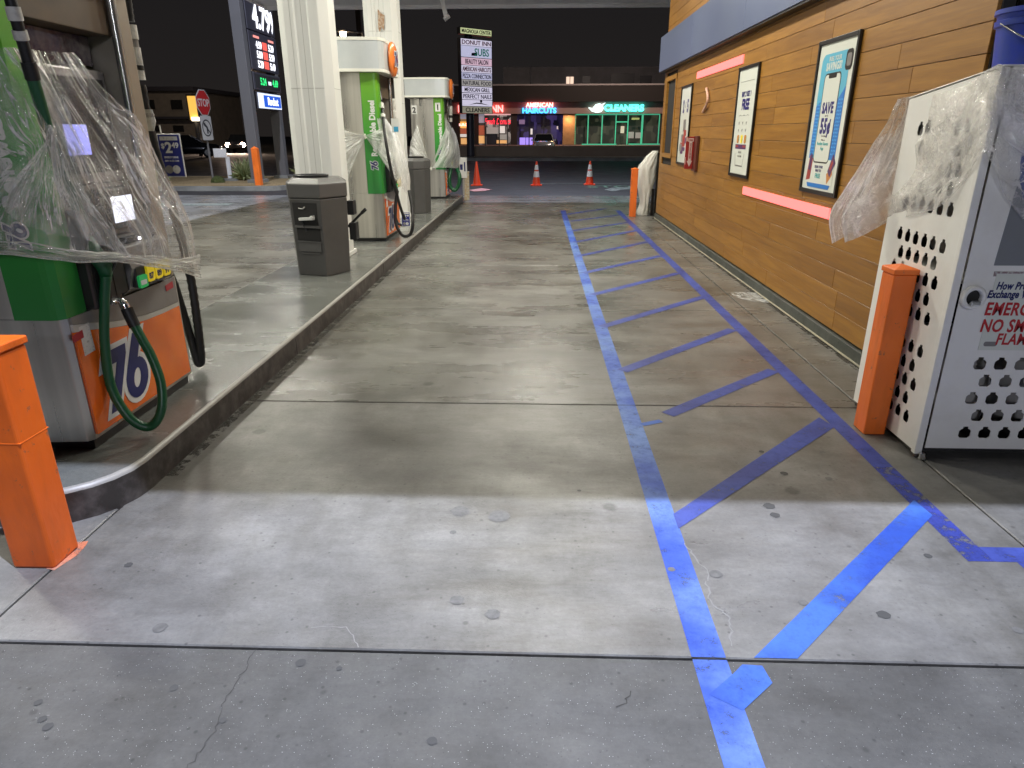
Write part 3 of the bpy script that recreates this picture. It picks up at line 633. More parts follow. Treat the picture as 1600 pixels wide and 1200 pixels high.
# end return at the far corner and the glass shop front round the near corner
mb = MB()
for i in range(29): mb.box((WX + .024, WY1 - .018, .1 + i * PH + .002), (4.2, WY1 + .006, .1 + (i + 1) * PH - .002), 0, (random.random(), 3, 2))
mb.build('end_cladding', 'wood', st)
mb = MB(); mb.box((WX + .02, WY0 - .01, .1), (WX + .08, WY0 + .02, 4.4)); mb.build('corner_trim', 'dark_in', st)
sf = MB(); sf.box((WX + .09, WY0 - .004, .3), (8, WY0 + .02, 2.7)); sf = sf.build('shop_front', 'glass_dark', st)
mb = MB()
for x in (2.34, 3.6, 4.9, 6.2): mb.box((x, WY0 - .04, .1), (x + .06, WY0 - .005, 2.75))
mb.build('mullions', 'frame', sf)
# window near the far corner
wn = MB(); wn.box((WX + .12, WIN[0], WIN[2]), (WX + .128, WIN[1], WIN[3])); wn = wn.build('window', 'glass_dark', st)
mb = MB(); y0, y1, z0, z1 = WIN
z0, z1, = WIN[2], WIN[3]
for a, b in (((WX - .012, y0, z0), (WX + .12, y0 + .07, z1)), ((WX - .012, y1 - .07, z0), (WX + .12, y1, z1)), ((WX - .0125, y0, z0), (WX + .12, y1, z0 + .07)), ((WX - .0125, y0, z1 - .07), (WX + .12, y1, z1))): mb.box(a, b, 0, (.9, 4, 1))
mb.build('frame', 'wood', wn)
mb = MB(); mb.box((WX + .08, y0 + .20, z0 + .07), (WX + .118, y0 + .26, z1 - .07)); mb.build('mullion', 'silver_band', wn)
# blue fascia
mb = MB()
for a, b in ((WY0 - .06, 5.4), (5.406, 8.0), (8.006, 10.6), (10.606, WY1 + .08)):
    mb.box((WX - .10, a, 2.505), (WX + .02, b, 3.06))
mb.box((WX - .10 + .001, WY1 + .082, 2.505), (4.4, WY1 + .1, 3.06))
fa = mb.build('fascia_band', 'fascia', st, bevel=.004)
mb = MB(); mb.box((WX - .09, WY0 - .05, 2.485), (WX + .02, WY1 + .07, 2.503)); mb.build('drip_edge', 'frame', fa)

def poster(y0, y1, label):
    """framed poster on the plank wall; y1 (far) is the left side for the reader"""
    z0, z1 = 1.04, 2.17
    t = thing('framed_poster', label, 'poster', (WX - .015, (y0 + y1) / 2, z0), 'framed posters on the plank wall')
    x = WX - .025; fw = .032
    mb = MB()
    mb.box((x, y0, z0), (WX - .001, y0 + fw, z1)); mb.box((x, y1 - fw, z0), (WX - .001, y1, z1))
    mb.box((x, y0 + fw, z0), (WX - .001, y1 - fw, z0 + fw)); mb.box((x, y0 + fw, z1 - fw), (WX - .001, y1 - fw, z1))
    mb.build('frame', 'frame', t, bevel=.004)
    mb = MB(); mb.box((WX - .012, y0 + fw, z0 + fw), (WX - .002, y1 - fw, z1 - fw)); mb.build('poster_sheet', 'poster', t)
    W, H = y1 - y0 - 2 * fw, z1 - z0 - 2 * fw
    org = Vector((WX - .013, y1 - fw, z0 + fw)); U, V = Vector((0, -1, 0)), Vector((0, 0, 1))
    # u x v = (-1,0,0): towards the lane
    def P(u, v): return org + U * u * W + V * v * H
    def shape(pts, m, name='printed_shape', d=.0006):
        mb = MB(); mb.prism([(a * W, b * H) for a, b in pts], org, U, V, d); return mb.build(name, m, t)
    def T(s, u, v, sz, m, bold=.02, xs=1., al='CENTER', name='lettering', shear=0): return text(name, s, P(u, v) + Vector((-.0012, 0, 0)), U, V, sz * H, m, t, bold * .8, shear, .0006, al, xs, 1 + bold * 2.6)
    return t, shape, T, W, H
def rr(x0, x1, y0, y1, r, asp=1., n=6):
    pts = []
    for cx_, cy_, a0 in ((x1 - r, y0 + r * asp, -90), (x1 - r, y1 - r * asp, 0), (x0 + r, y1 - r * asp, 90), (x0 + r, y0 + r * asp, 180)):
        for k in range(n): a = R(a0 + 90 * k / (n - 1)); pts.append((cx_ + r * math.cos(a), cy_ + r * asp * math.sin(a)))
    return pts
# right poster: phone app savings
t, S, T, W, H = poster(5.29, 6.02, 'framed white and blue poster of a phone, nearest the white gas cylinder cage')
asp = W / H
M['poster_grad'] = mat('poster_grad', (.10, .42, .58), .4)
S(rr(.10, .86, .20, .93, .10, asp), 'poster_grad'); S([(.10, .22), (.22, .22), (.22, .62), (.10, .58)], 'poster_blue2', d=.0008); S([(.70, .22), (.86, .22), (.86, .70), (.70, .62)], 'poster_blue2', d=.0008)
mb = MB(); random.seed(3)
M['dots'] = mat('dots', (.10, .42, .80), .4)
for i in range(16):
    for j in range(3):
        for s in (0, 1):
            u = (.115 if s == 0 else .72) + j * .042 + (i % 2) * .015; v = .25 + i * .024
            mb.prism([(u * W, v * H), ((u + .022) * W, (v + .004) * H), ((u + .026) * W, (v + .014) * H), ((u + .004) * W, (v + .010) * H)], (WX - .0139, 6.02 - .032, 1.072), (0, -1, 0), (0, 0, 1), .0006)
mb.build('dot_pattern', 'dots', t)
S(rr(.10, .88, .04, .215, .02, asp), 'poster', d=.0012)
S(rr(.24, .70, .19, .80, .06, asp), 'frame', 'phone_outline', .0014); S(rr(.255, .685, .20, .79, .05, asp), 'poster', 'phone_screen', .0018); S(rr(.36, .58, .765, .795, .02, asp), 'frame', 'phone_notch', .0024)
S(rr(.76, .93, .80, .93, .05, asp), 'frame', 'fuel_gauge', .0016); S(rr(.79, .90, .825, .905, .03, asp), 'grey_panel', 'fuel_gauge', .0022)
T('FUEL YOUR', .47, .88, .042, 'poster', .03, .9); T('SAVINGS!', .46, .82, .070, 'poster', .05, .82)
M_ = 'poster_navy'
def TT(*a, **k):
    o = T(*a, **k); o.location.x -= .0014; return o
TT('SAVE', .46, .535, .100, M_, .06, .80); TT('UP TO', .46, .508, .02, 'grey_panel', .0); TT('55\u00a2', .46, .40, .138, M_, .06, .80)
TT('Per Gallon', .46, .372, .018, 'grey_panel', 0.); TT('With our', .46, .345, .018, 'grey_panel', 0.); TT('Rocket Stores', .46, .315, .034, 'poster_teal', .012); TT('App', .46, .282, .034, 'poster_teal', .012)
TT('SCAN YOUR', .45, .155, .026, M_, .01); TT('WAY TO', .45, .128, .026, M_, .01); TT('FREE', .45, .085, .045, 'poster_teal', .02)
M['snack_r'] = mat('snack_red', (.35, .05, .04), .4); M['snack_o'] = mat('snack_orange', (.55, .22, .05), .4); M['snack_p'] = mat('snack_purple', (.10, .04, .12), .4)
S([(.10, .06), (.22, .07), (.24, .22), (.14, .24)], 'snack_r', 'snack_picture', .002); S([(.13, .14), (.2, .13), (.22, .24), (.17, .26)], 'snack_p', 'snack_picture', .0026)
S([(.74, .05), (.86, .12), (.84, .18), (.70, .12)], 'snack_o', 'snack_picture', .002); S([(.72, .14), (.80, .10), (.90, .20), (.82, .26)], 'snack_p', 'snack_picture', .0026); S([(.76, .16), (.80, .14), (.85, .20), (.81, .22)], 'snack_r', 'snack_picture', .003)
S([(.14, .045), (.84, .045), (.80, .015), (.18, .015)], 'poster_blue2', d=.0018)
# middle poster
t, S, T, W, H = poster(7.55, 8.29, 'framed white poster reading BUY 2 GET 1 FREE between the other two wall posters')
asp = W / H
T('BUY 2 GET 1', .5, .745, .066, 'poster_navy', .05, .78); T('FREE', .5, .625, .135, 'poster_navy', .06, .80)
S(rr(.12, .84, .885, .889, .001, 1), 'grey_panel')
random.seed(2)
for i in range(3):
    for k in range(2): S([(.22 + i * .2, .50 - k * .07), (.28 + i * .2, .51 - k * .07), (.25 + i * .2, .475 - k * .07)], 'grey_panel', 'picture_detail')
    S([(.18 + i * .2, .56), (.28 + i * .2, .575), (.38 + i * .2, .56), (.28 + i * .2, .568)], 'grey_panel', 'picture_detail')
    S(rr(.22 + i * .2, .34 + i * .2, .30, .38, .04, asp), ('snack_o', 'yellow_btn', 'snack_o')[i], 'food_picture'); S([(.30 + i * .2, .30), (.33 + i * .2, .38), (.34 + i * .2, .34)], 'green', 'food_picture', .0012)
S([(.17, .245), (.76, .245), (.77, .29), (.16, .29)], 'snack_p', 'banner'); S([(.19, .262), (.34, .262), (.34, .28), (.19, .28)], 'snack_r', 'banner', .001); S([(.58, .262), (.74, .262), (.74, .28), (.58, .28)], 'snack_r', 'banner', .001)
T('ANY SIZE', .46, .205, .028, 'grey_panel', .0); T('FOUNTAIN', .46, .165, .028, 'grey_panel', .0)
for a, b in (((.20, .20), (.26, .08)), ((.26, .08), (.66, .08)), ((.66, .08), (.72, .20))):
    d = Vector((b[1] - a[1], a[0] - b[0])).normalized() * .006; S([(a[0] - d.x, a[1] - d.y), (b[0] - d.x, b[1] - d.y), (b[0] + d.x, b[1] + d.y), (a[0] + d.x, a[1] + d.y)], 'grey_panel', 'picture_detail')
# far poster
t, S, T, W, H = poster(10.70, 11.46, 'framed white poster reading 2 for 5 dollars, farthest along the wall beside the red sign')
asp = W / H
T('2', .29, .68, .22, 'poster_navy', .065, .8); T('/', .50, .74, .10, 'poster_navy', .04, .9); T('5', .72, .68, .22, 'poster_navy', .065, .8)
random.seed(9)
for i, (u, v, h, m_) in enumerate(((.52, .42, .16, 'grey_panel'), (.62, .36, .08, 'snack_r'), (.40, .28, .10, 'grey_panel'), (.66, .26, .08, 'snack_p'), (.56, .22, .14, 'snack_r'), (.36, .20, .07, 'snack_r'), (.40, .12, .09, 'snack_p'), (.6, .16, .05, 'snack_p'), (.30, .15, .10, 'grey_panel'))):
    S(rr(u - .12, u + .14, v, v + h, .03, asp), m_, 'snack_picture', .0008 + i * .0005)

def light_bar(y0, y1, z0, z1, label):
    t = thing('light_bar', label, 'light bar', (WX, (y0 + y1) / 2, z0), 'glowing pink light bars on the wall')
    mb = MB(); mb.box((WX - .010, y0, z0), (WX - .001, y1, z1)); mb.build('housing', 'light_bar', t)
    mb = MB(); mb.box((WX - .0125, y0 + .004, z0 + .004), (WX - .0105, y1 - .004, z1 - .004)); mb.build('lens', 'light_bar', t)
light_bar(8.22, 10.50, 2.212, 2.30, 'glowing pink light bar high on the plank wall just under the blue fascia')
light_bar(5.37, 7.68, .877, .957, 'glowing pink light bar low on the plank wall below the posters')
tt = tag(MB().tube(cr([onx(1104, 138, WX - .02), onx(1106, 152, WX - .03), onx(1104, 163, WX - .03), onx(1098, 175, WX - .02)], 12), .016, 8).build('wall_handle', mat('pink_strip', (.6, .36, .26), .5)), 'small curved pale pink strip fixed to the planks beside the far poster', 'wall strip')

# fire extinguisher sign
fe = thing('extinguisher_sign', 'dark red fire extinguisher sign with a pale down arrow beside the far poster', 'sign', (2.16, 10.2, 1.0))
M['red_dull'] = mat('red_dull', (.30, .018, .014), .4)
mb = MB(); mb.box((2.20, 9.98, .99), (WX - .001, 10.22, 1.46)); mb.build('cabinet', mat('gap_dark', (.10, .03, .02), .3), fe, bevel=.006)  # dark box standing in for the gap between sign plate and wall
mb = MB(); mb.box((2.085, 10.14, 1.02), (2.199, 10.165, 1.45)); sg = mb.build('sign_plate', 'red_dull', fe, bevel=.003)
M['arrow_white'] = mat('arrow_white', (.62, .48, .42), .5)
axc = 2.150
mb = MB(); mb.prism([(-.020, .40), (.020, .40), (.020, .10), (.040, .10), (0, .02), (-.040, .10), (-.020, .10)], (axc, 10.139, 1.03), (1, 0, 0), (0, 0, 1), .002); mb.build('arrow', 'arrow_white', fe)
mb = MB(); mb.box((axc - .038, 10.1355, 1.385), (axc + .038, 10.1385, 1.43)); mb.build('arrow_head_panel', 'arrow_white', fe)
text('lettering', 'FIRE', (axc, 10.1345, 1.395), (1, 0, 0), (0, 0, 1), .030, 'red_dull', fe, .02)
text('lettering', 'EXTINGUISHER', (axc - .009, 10.136, 1.26), (0, 0, -1), (1, 0, 0), .030, 'red_dull', fe, .02, depth=.001)
mb = MB(); mb.box((2.088, 10.137, 1.39), (2.104, 10.1395, 1.44)); mb.build('small_label', 'arrow_white', fe)
mb = MB(); mb.box((2.088, 10.137, 1.08), (2.096, 10.1395, 1.18)); mb.build('small_label', 'arrow_white', fe)

# ================================================================ FUEL DISPENSERS
def offset_poly(pts, d):
    n = len(pts); out = []
    area2 = sum(pts[i][0] * pts[(i + 1) % n][1] - pts[(i + 1) % n][0] * pts[i][1] for i in range(n)); sg = 1 if area2 > 0 else -1
    for i in range(n):
        a, b, c = Vector(pts[i - 1][:2]), Vector(pts[i][:2]), Vector(pts[(i + 1) % n][:2])
        e1, e2 = (b - a).normalized(), (c - b).normalized(); n1, n2 = Vector((e1.y, -e1.x)) * sg, Vector((e2.y, -e2.x)) * sg
        m = (n1 + n2); m = m / max(.35, m.dot(m) / 2) if m.length > .01 else n1
        if m.length > 1.6: m = m.normalized() * 1.6
        out.append((b.x + m.x * d, b.y + m.y * d))
    return out
SEVEN = [(.02, 1), (.60, 1), (.60, .84), (.30, .0), (.06, .0), (.33, .77), (-.05, .77)]
def six_outer():
    pts = [(.83, 1.10), (1.10, 1.10), (.93, .66)]
    for k in range(15):
        a = R(72 - k * 17.5); pts.append((.88 + .335 * math.cos(a), .335 + .345 * math.sin(a)))
    return pts + [(.545, .40), (.60, .56)]
SIX_HOLE = [(.875 + .105 * math.cos(R(a)) + .02 * math.sin(R(a)), .33 + .165 * math.sin(R(a))) for a in range(0, 360, 24)]
def logo76(parent, org, u, v, h, sh=.12, white='white', ink='navy'):
    u, v = Vector(u), Vector(v); org = Vector(org)
    def S(p): return [((x + sh * (y - .5)) * h, y * h) for x, y in p]
    six = six_outer(); n = u.cross(v)
    mb = MB(); mb.prism(S(offset_poly(SEVEN, .085)), org, u, v, .0012); mb.prism(S(offset_poly(six, .085)), org, u, v, .0018)
    b = mb.build('number_outline', white, parent)
    holed('number_seven', S(SEVEN), [], org + n * .0030, u, v, .0008, ink, parent)
    holed('number_six', S(six), [S(SIX_HOLE)], org + n * .0030, u, v, .0008, ink, parent)

XL, XR = -2.68, -1.99
DZ = .1515
def hose(pts, r, m, parent, name='hose', n=40):
    return MB().tube(cr(pts, n), r, 12).build(name, m, parent)
def corrugated(pts, r, parent, m='rubber', n=90, name='hose_sleeve'):
    P = cr(pts, n); return MB().tube(P, r, 12, rad=[r * (1.0 + .14 * (i % 2)) for i in range(n)]).build(name, m, parent)
def bands(pts, r, parent, m='white_band'):
    mb = MB(); mb.tube(pts, r, 12, rad=None); return mb.build('hose_band', m, parent)

def dispenser(y0, label, name76=True):
    t = thing('fuel_dispenser', label, 'fuel dispenser', (-2.335, y0, DZ), 'fuel dispensers along the island')
    D = .94
    def B(a, b, nm, m, bv=.006, par=t): mb = MB(); mb.box((a[0], y0 + a[1], a[2]), (b[0], y0 + b[1], b[2])); return mb.build(nm, m, par, bevel=bv)
    B((XL + .03, .03, DZ), (XR - .012, D - .03, .215), 'toe_kick', 'black', .003)
    # lower cabinet with a gently bowed end
    pl = [(XL, .02), (XL + .12, .0), (XL + .34, -.012), (XR - .14, -.006), (XR - .02, .004), (XR, .03), (XR, D), (XL, D)]
    mb = MB(); mb.prism([(x, y0 + y) for x, y in pl], (0, 0, .20), (1, 0, 0), (0, 1, 0), .565); mb.build('cabinet', 'steel', t, bevel=.005)
    # upper end panel, green band at the lane corner
    pl = [(XL, .02), (XL + .12, .0), (XL + .34, -.010), (-2.192, -.006), (-2.192, .15), (XL, .15)]
    mb = MB(); mb.prism([(x, y0 + y) for x, y in pl], (0, 0, .767), (1, 0, 0), (0, 1, 0), 1.433); ep = mb.build('end_panel', 'steel', t, bevel=.004)
    B((XL + .20, -.0125, 2.04), (XL + .215, -.004, 2.19), 'vent_slot', 'black', 0, ep); B((XL + .06, -.012, .80), (XL + .07, .01, 2.19), 'panel_groove', 'steel_dark', 0, ep)
    pl = [(-2.190, -.014), (-2.03, -.014), (-2.005, -.008), (XR + .006, .02), (XR + .006, .155), (-2.190, .155)]
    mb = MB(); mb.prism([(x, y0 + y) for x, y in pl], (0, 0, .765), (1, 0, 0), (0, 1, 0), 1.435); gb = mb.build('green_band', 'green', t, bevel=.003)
    u, v = (0, 0, 1), (-1, 0, 0)
    text('lettering', 'Renewable Diesel', (-2.035, y0 - .0145, 1.225), u, v, .104, 'white', gb, .04, xs=.88, align='LEFT')
    logo76(gb, (-2.038, y0 - .0145, 1.065), u, v, .085)
    if name76: pass
    B((-2.46, .151, .767), (-2.17, .80, 2.2), 'back_panel', 'grey_panel', 0)
    for side in (1, -1):
        xr = XR if side == 1 else XL
        def X(d): return xr + d * side          # d: distance outwards from the side face
        mb = MB(); mb.box((X(-.47), y0 + .80, .767), (X(.0), y0 + D, 2.2)); p = mb.build('pillar', mat_pillar, t, bevel=.012)
        mb = MB(); mb.tube([(X(.0), y0 + .80, .775), (X(.0), y0 + .80, 2.195)], .022, 12); mb.build('bullnose', 'steel', p)
        # service door: orange with the swoosh
        u, org = ((0, 1, 0), (X(.0005), y0, 0)) if side == 1 else ((0, -1, 0), (X(.0005), y0 + D, 0)); v = (0, 0, 1)
        sw = [(.035, .700), (.14, .683), (.28, .652), (.42, .628), (.58, .612), (.74, .606), (.905, .606)]
        mb = MB(); mb.prism([(.035, .222), (.905, .222)] + sw[::-1], org, u, v, .012); dr = mb.build('lower_door', 'orange_panel', t, bevel=.002)
        mb = MB(); up = [(a, b + .012) for a, b in sw]
        mb.prism([(a, b + .001) for a, b in sw] + [(a, b + .034 - .014 * a) for a, b in sw][::-1], org, u, v, .0125); mb.build('silver_swoosh', 'silver_band', dr)
        mb = MB(); mb.prism([(a, b + .036 - .014 * a) for a, b in sw] + [(.905, .765), (.035, .765)], org, u, v, .0115); mb.build('door_header', 'grey_panel', dr)
        if side == 1:
            logo76(dr, (X(.0130), y0 + .16, .272), u, v, .285, sh=.18)
            mb = MB(); mb.prism([(.065, .585), (.14, .59), (.135, .72), (.065, .715)], (X(.0135), y0, 0), u, v, .001); pp = mb.build('notice_paper', 'paper', dr)
            for a, b in ((.012, .085), (.80, .878)):
                mb = MB(); mb.prism([(a, .66 + .05 * (a > .5)), (b, .665 + .05 * (a > .5)), (b, .70 + .05 * (a > .5)), (a, .69 + .05 * (a > .5))], (X(.0137), y0, 0), u, v, .001); mb.build('security_tape', mat_tape, dr)
        # nozzle boots and keypad housing
        w = .36 if side == 1 else .36
        mb = MB(); mb.box((X(-.20), y0 + .157, .768), (X(.055), y0 + .36, 1.20)); nb = mb.build('nozzle_boot', 'black', t, bevel=.012)
        mb = MB(); mb.box((X(.045), y0 + .18, .80), (X(.0575), y0 + .27, 1.1)); mb.box((X(.045), y0 + .31, .80), (X(.0575), y0 + .40, 1.1)); mb.build('boot_recess', 'rubber', nb)
        prof = [(-.20, .768), (.0, .768), (.045, .80), (.075, .90), (.05, 1.0), (-.06, 1.04), (-.10, 1.28), (-.20, 1.28)]
        mb = MB(); mb.prism([(a * side, b) for a, b in prof][::side], (xr, y0 + .799, 0), (1, 0, 0), (0, 0, 1), .365); kp = mb.build('keypad_housing', 'grey_panel', t, bevel=.006)
        mb = MB(); mb.box((X(.046), y0 + .455, .802), (X(.0765), y0 + .775, .905)); mb.build('button_fascia', 'black', kp, bevel=.008)
        if side == 1:
            for i, s in enumerate(('87', '89', '91')):
                yy = y0 + .535 + i * .075
                mb = MB(); mb.prism(rr(0, .062, 0, .085, .014), (X(.077), yy, .815), (0, 1, 0), (0, 0, 1), .010); b_ = mb.build('grade_button', 'yellow_btn', kp, bevel=.002)
                text('lettering', s, (X(.0873), yy + .031, .83), (0, 1, 0), (0, 0, 1), .04, 'navy', b_, .03)
            mb = MB(); mb.prism(rr(0, .07, 0, .06, .01), (X(.077), y0 + .455, .80), (0, 1, 0), (0, 0, 1), .012); b_ = mb.build('diesel_button', 'green_btn', kp, bevel=.002)
            mb = MB(); mb.prism(rr(0, .05, 0, .022, .004), (X(.0895), y0 + .463, .815), (0, 1, 0), (0, 0, 1), .001); mb.build('button_label', 'white', b_)
        # screen tower
        mb = MB(); mb.box((X(-.169), y0 + .17, 1.282), (X(-.09), y0 + .79, 1.78)); tw = mb.build('screen_panel', 'grey_panel', t, bevel=.01); mb = MB(); mb.box((X(-.168), y0 + .156, 1.2), (X(-.04), y0 + .30, 1.62)); mb.build('dark_recess', 'black', t, bevel=.01)  # second box: black block for the dark recess above the nozzle boot
        mb = MB(); mb.box((X(-.0895), y0 + .21, 1.33), (X(-.086), y0 + .76, 1.74)); mb.build('bezel', 'black', tw)
        mb = MB(); mb.box((X(-.0855), y0 + .40, 1.41), (X(-.083), y0 + .56, 1.54)); mb.build('screen', 'screen_blue', tw)
        mb = MB(); mb.box((X(-.0995), y0 + .50, 1.07), (X(-.02), y0 + .74, 1.26)); pd = mb.build('card_reader', 'black', t, bevel=.012)
        mb = MB(); mb.box((X(-.0195), y0 + .53, 1.10), (X(-.0175), y0 + .70, 1.22)); mb.build('screen', 'screen_white', pd)
        mb = MB(); mb.box((X(.0), y0 + .50, 1.005), (X(.035), y0 + .75, 1.035)); k_ = mb.build('card_slot', 'black', kp, bevel=.004)
        mb = MB(); mb.box((X(.0355), y0 + .60, 1.012), (X(.037), y0 + .622, 1.026)); mb.build('slot_light', 'led_white', k_)
        # valance over the bay
        mb = MB(); mb.box((X(-.169), y0 + .157, 1.93), (X(-.02), y0 + .799, 2.199)); mb.build('valance', mat_valance, t, bevel=.004)
        mb = MB(); mb.box((X(-.169), y0 + .20, 1.80), (X(-.13), y0 + .78, 1.925)); mb.build('advert_panel', mat_advert, t)
    # topper
    f = []
    for k in range(13): a = k / 12; f.append((-2.77 + .84 * a, -.07 - .05 * math.sin(math.pi * a)))
    pl = f + [(-1.90, -.02), (-1.885, .06), (-1.885, .90), (-1.92, .99)] + [(-2.74, .99), (-2.79, .92), (-2.79, .0)]
    def pr(z, h, nm, m, grow=0., par=t, bv=.006):
        mb = MB(); q = offset_poly(pl, grow) if grow else pl
        mb.prism([(x, y0 + y) for x, y in q], (0, 0, z), (1, 0, 0), (0, 1, 0), h); return mb.build(nm, m, par, bevel=bv)
    tp = pr(2.204, .375, 'topper', 'topbox'); pr(2.203, .034, 'topper_rim', 'topbox_edge', .006, tp, .003); pr(2.547, .034, 'topper_rim', 'topbox_edge', .006, tp, .003)
    mb = MB(); vs = []; c = Vector((-1.862, y0 + .46, 2.385)); rows = []
    for j in range(9):
        a = math.pi / 2 * j / 8; rows.append([c + Vector((.055 * math.sin(a), .235 * math.cos(a) * math.cos(b * math.pi / 14), .205 * math.cos(a) * math.sin(b * math.pi / 14))) for b in range(29)])
    mb.grid(rows); mb.tube([c - Vector((.02, 0, 0)), c], .2, 28, cap=True)
    for v_ in mb.v[-56 - 56:]: pass
    dk = mb.build('round_badge', 'orange_disc', t)
    logo76(dk, c + Vector((.052, -.135, -.085)), (0, 1, 0), (0, 0, 1), .165)
    return t
mat_pillar = mat('pillar_beige', (.36, .31, .24), .35, .4, var=(2.5, (.30, .27, .22), .3, .7))
mat_tape = mat('security_tape', (.38, .03, .04), .4)
mat_valance = mat('valance_brown', (.06, .045, .03), .45, var=(2, (.11, .07, .035), .4, .7))
mat_advert = mat('advert_panel', (.05, .03, .05), .25, var=(5, (.16, .13, .12), .45, .6), coat=.5)

YA, YB, YC = 2.69, 9.02, 15.25
dA = dispenser(YA, 'nearest fuel dispenser with its orange lower door and green hose in full view')
dB = dispenser(YB, 'middle fuel dispenser standing right behind the cream column and the front litter bin')
dC = dispenser(YC, 'farthest fuel dispenser carrying number plates 1 and 2, at the end of the island')
for (x, s) in ((-2.60, '2'), (-2.10, '1')):
    mb = MB(); mb.box((x - .055, YC - .0175, 1.93), (x + .055, YC - .0155, 2.10)) if s == '1' else mb.box((x - .055, YC - .0135, 1.88), (x + .055, YC - .011, 2.05)); n_ = mb.build('number_plate', 'white', dC)
    text('lettering', s, (x, YC - .0185, 1.96 if s == '1' else 1.91), (1, 0, 0), (0, 0, 1), .15, 'black', n_, .03)

# ---- hoses of the nearest dispenser
pA = [onx(8, -30, -1.80), onx(22, 20, -1.80), onx(38, 75, -1.81), onx(52, 125, -1.82), onx(68, 180, -1.84), onx(80, 225, -1.87), onx(110, 300, -1.93), onx(140, 365, -1.96), onx(158, 402, -1.955)]
hh = cr(pA, 60)
MB().tube(hh[:24], .019, 12).build('overhead_hose', 'rubber', dA)
MB().tube(hh[22:], .0215, 12).build('overhead_hose', 'hose_green', dA)
MB().tube(hh[6:10], .024, 12).build('hose_band', 'white_band', dA); MB().tube(hh[11:14], .024, 12).build('hose_band', 'white_band', dA)
MB().tube(hh[18:23], .025, 12).build('hose_collar', 'rubber', dA)
# nozzle seated in its boot
nz = MB(); a, b = onx(150, 392, -1.93), onx(166, 432, -1.925)
nz.tube(cr([onx(138, 372, -1.95), onx(150, 398, -1.92), onx(162, 416, -1.915), onx(166, 440, -1.92)], 16), .03, 12, rad=[.020 + .018 * math.sin(math.pi * i / 15) for i in range(16)])
nz.bar(onx(150, 400, -1.90), onx(176, 400, -1.86), .035, .02); nzo = nz.build('nozzle', 'hose_green', dA)
MB().tube(cr([onx(150, 385, -1.93), onx(172, 388, -1.86), onx(180, 410, -1.87), onx(168, 432, -1.91)], 14), .007, 8).build('trigger_guard', 'black', nzo)
lp = [ony(165, 432, 2.90), ony(163, 480, 2.88), ony(164, 540, 2.86), ony(174, 605, 2.85), ony(202, 652, 2.84), ony(232, 667, 2.86), ony(251, 645, 2.88), ony(252, 602, 2.92), ony(238, 560, 2.95), ony(222, 530, 2.97), ony(207, 503, 2.985)]
hose(lp, .0215, 'hose_green', dA, n=60)
MB().tube([ony(211, 510, 2.98), ony(203, 494, 2.985), ony(198, 482, 2.99)], .026, 12).build('hose_ferrule', 'rubber', dA)
mb = MB(); mb.tube([ony(199, 486, 2.99), ony(194, 476, 2.99), ony(188, 468, 2.99)], .019, 10, rad=[.019, .022, .014]); mb.tube([ony(188, 468, 2.99), ony(181, 470, 2.98), ony(176, 474, 2.95)], .014, 10); mb.build('swivel', 'chrome', dA)
# right-hand pair of hoses, beyond the far pillar
pR = [ony(196, -30, 3.82), ony(200, 10, 3.82), ony(208, 60, 3.82), ony(220, 130, 3.82), ony(236, 210, 3.83), ony(262, 300, 3.84), ony(288, 390, 3.84), ony(299, 440, 3.82), ony(308, 500, 3.80), ony(314, 552, 3.80)]
q = cr(pR, 90)
MB().tube(q[:16], .022, 12, rad=[.020 + .003 * (i % 2) for i in range(16)]).build('hose_sleeve', 'rubber', dA)
MB().tube(q[16:21], .027, 12).build('hose_band', 'white_band', dA); MB().tube(q[20:23], .023, 12).build('hose_collar', 'grey_panel', dA)
MB().tube(q[22:30], .028, 12).build('hose_band', 'white_band', dA); MB().tube(q[26:27] + q[27:28], .030, 12).build('hose_collar', 'rubber', dA)
MB().tube(q[30:], .024, 12, rad=[.0225 + .0035 * (i % 2) for i in range(60)]).build('hose_sleeve', 'rubber', dA)
hose([ony(314, 548, 3.80), ony(314, 566, 3.80), ony(309, 566, 3.79), ony(303, 545, 3.79), ony(288, 495, 3.77), ony(272, 445, 3.72), ony(258, 415, 3.62)], .024, 'rubber', dA, n=30)
MB().tube([ony(262, 420, 3.66), ony(245, 430, 3.5)], .03, 10).build('nozzle', 'rubber', dA)
# price tags clipped to the hoses
tg = thing('hose_tag', 'white card tag clipped to the right hose of the nearest dispenser', 'tag', ony(222, 175, 3.80))
mb = MB(); P = [ony(a, b, 3.775) for a, b in ((218, 171), (237, 171), (243, 190), (240, 205), (226, 204), (220, 190))]; mb.add(P + [p + Vector((0, .006, 0)) for p in P], [tuple(range(6)), tuple(range(6, 12))[::-1]] + [(i, 6 + i, 6 + (i + 1) % 6, (i + 1) % 6) for i in range(6)]); mb.build('card', 'white_band', tg)
text('lettering', 'SAVE 30', ony(229, 183, 3.773), (1, 0, 0), (0, 0, 1), .026, 'grey_panel', tg, .02)

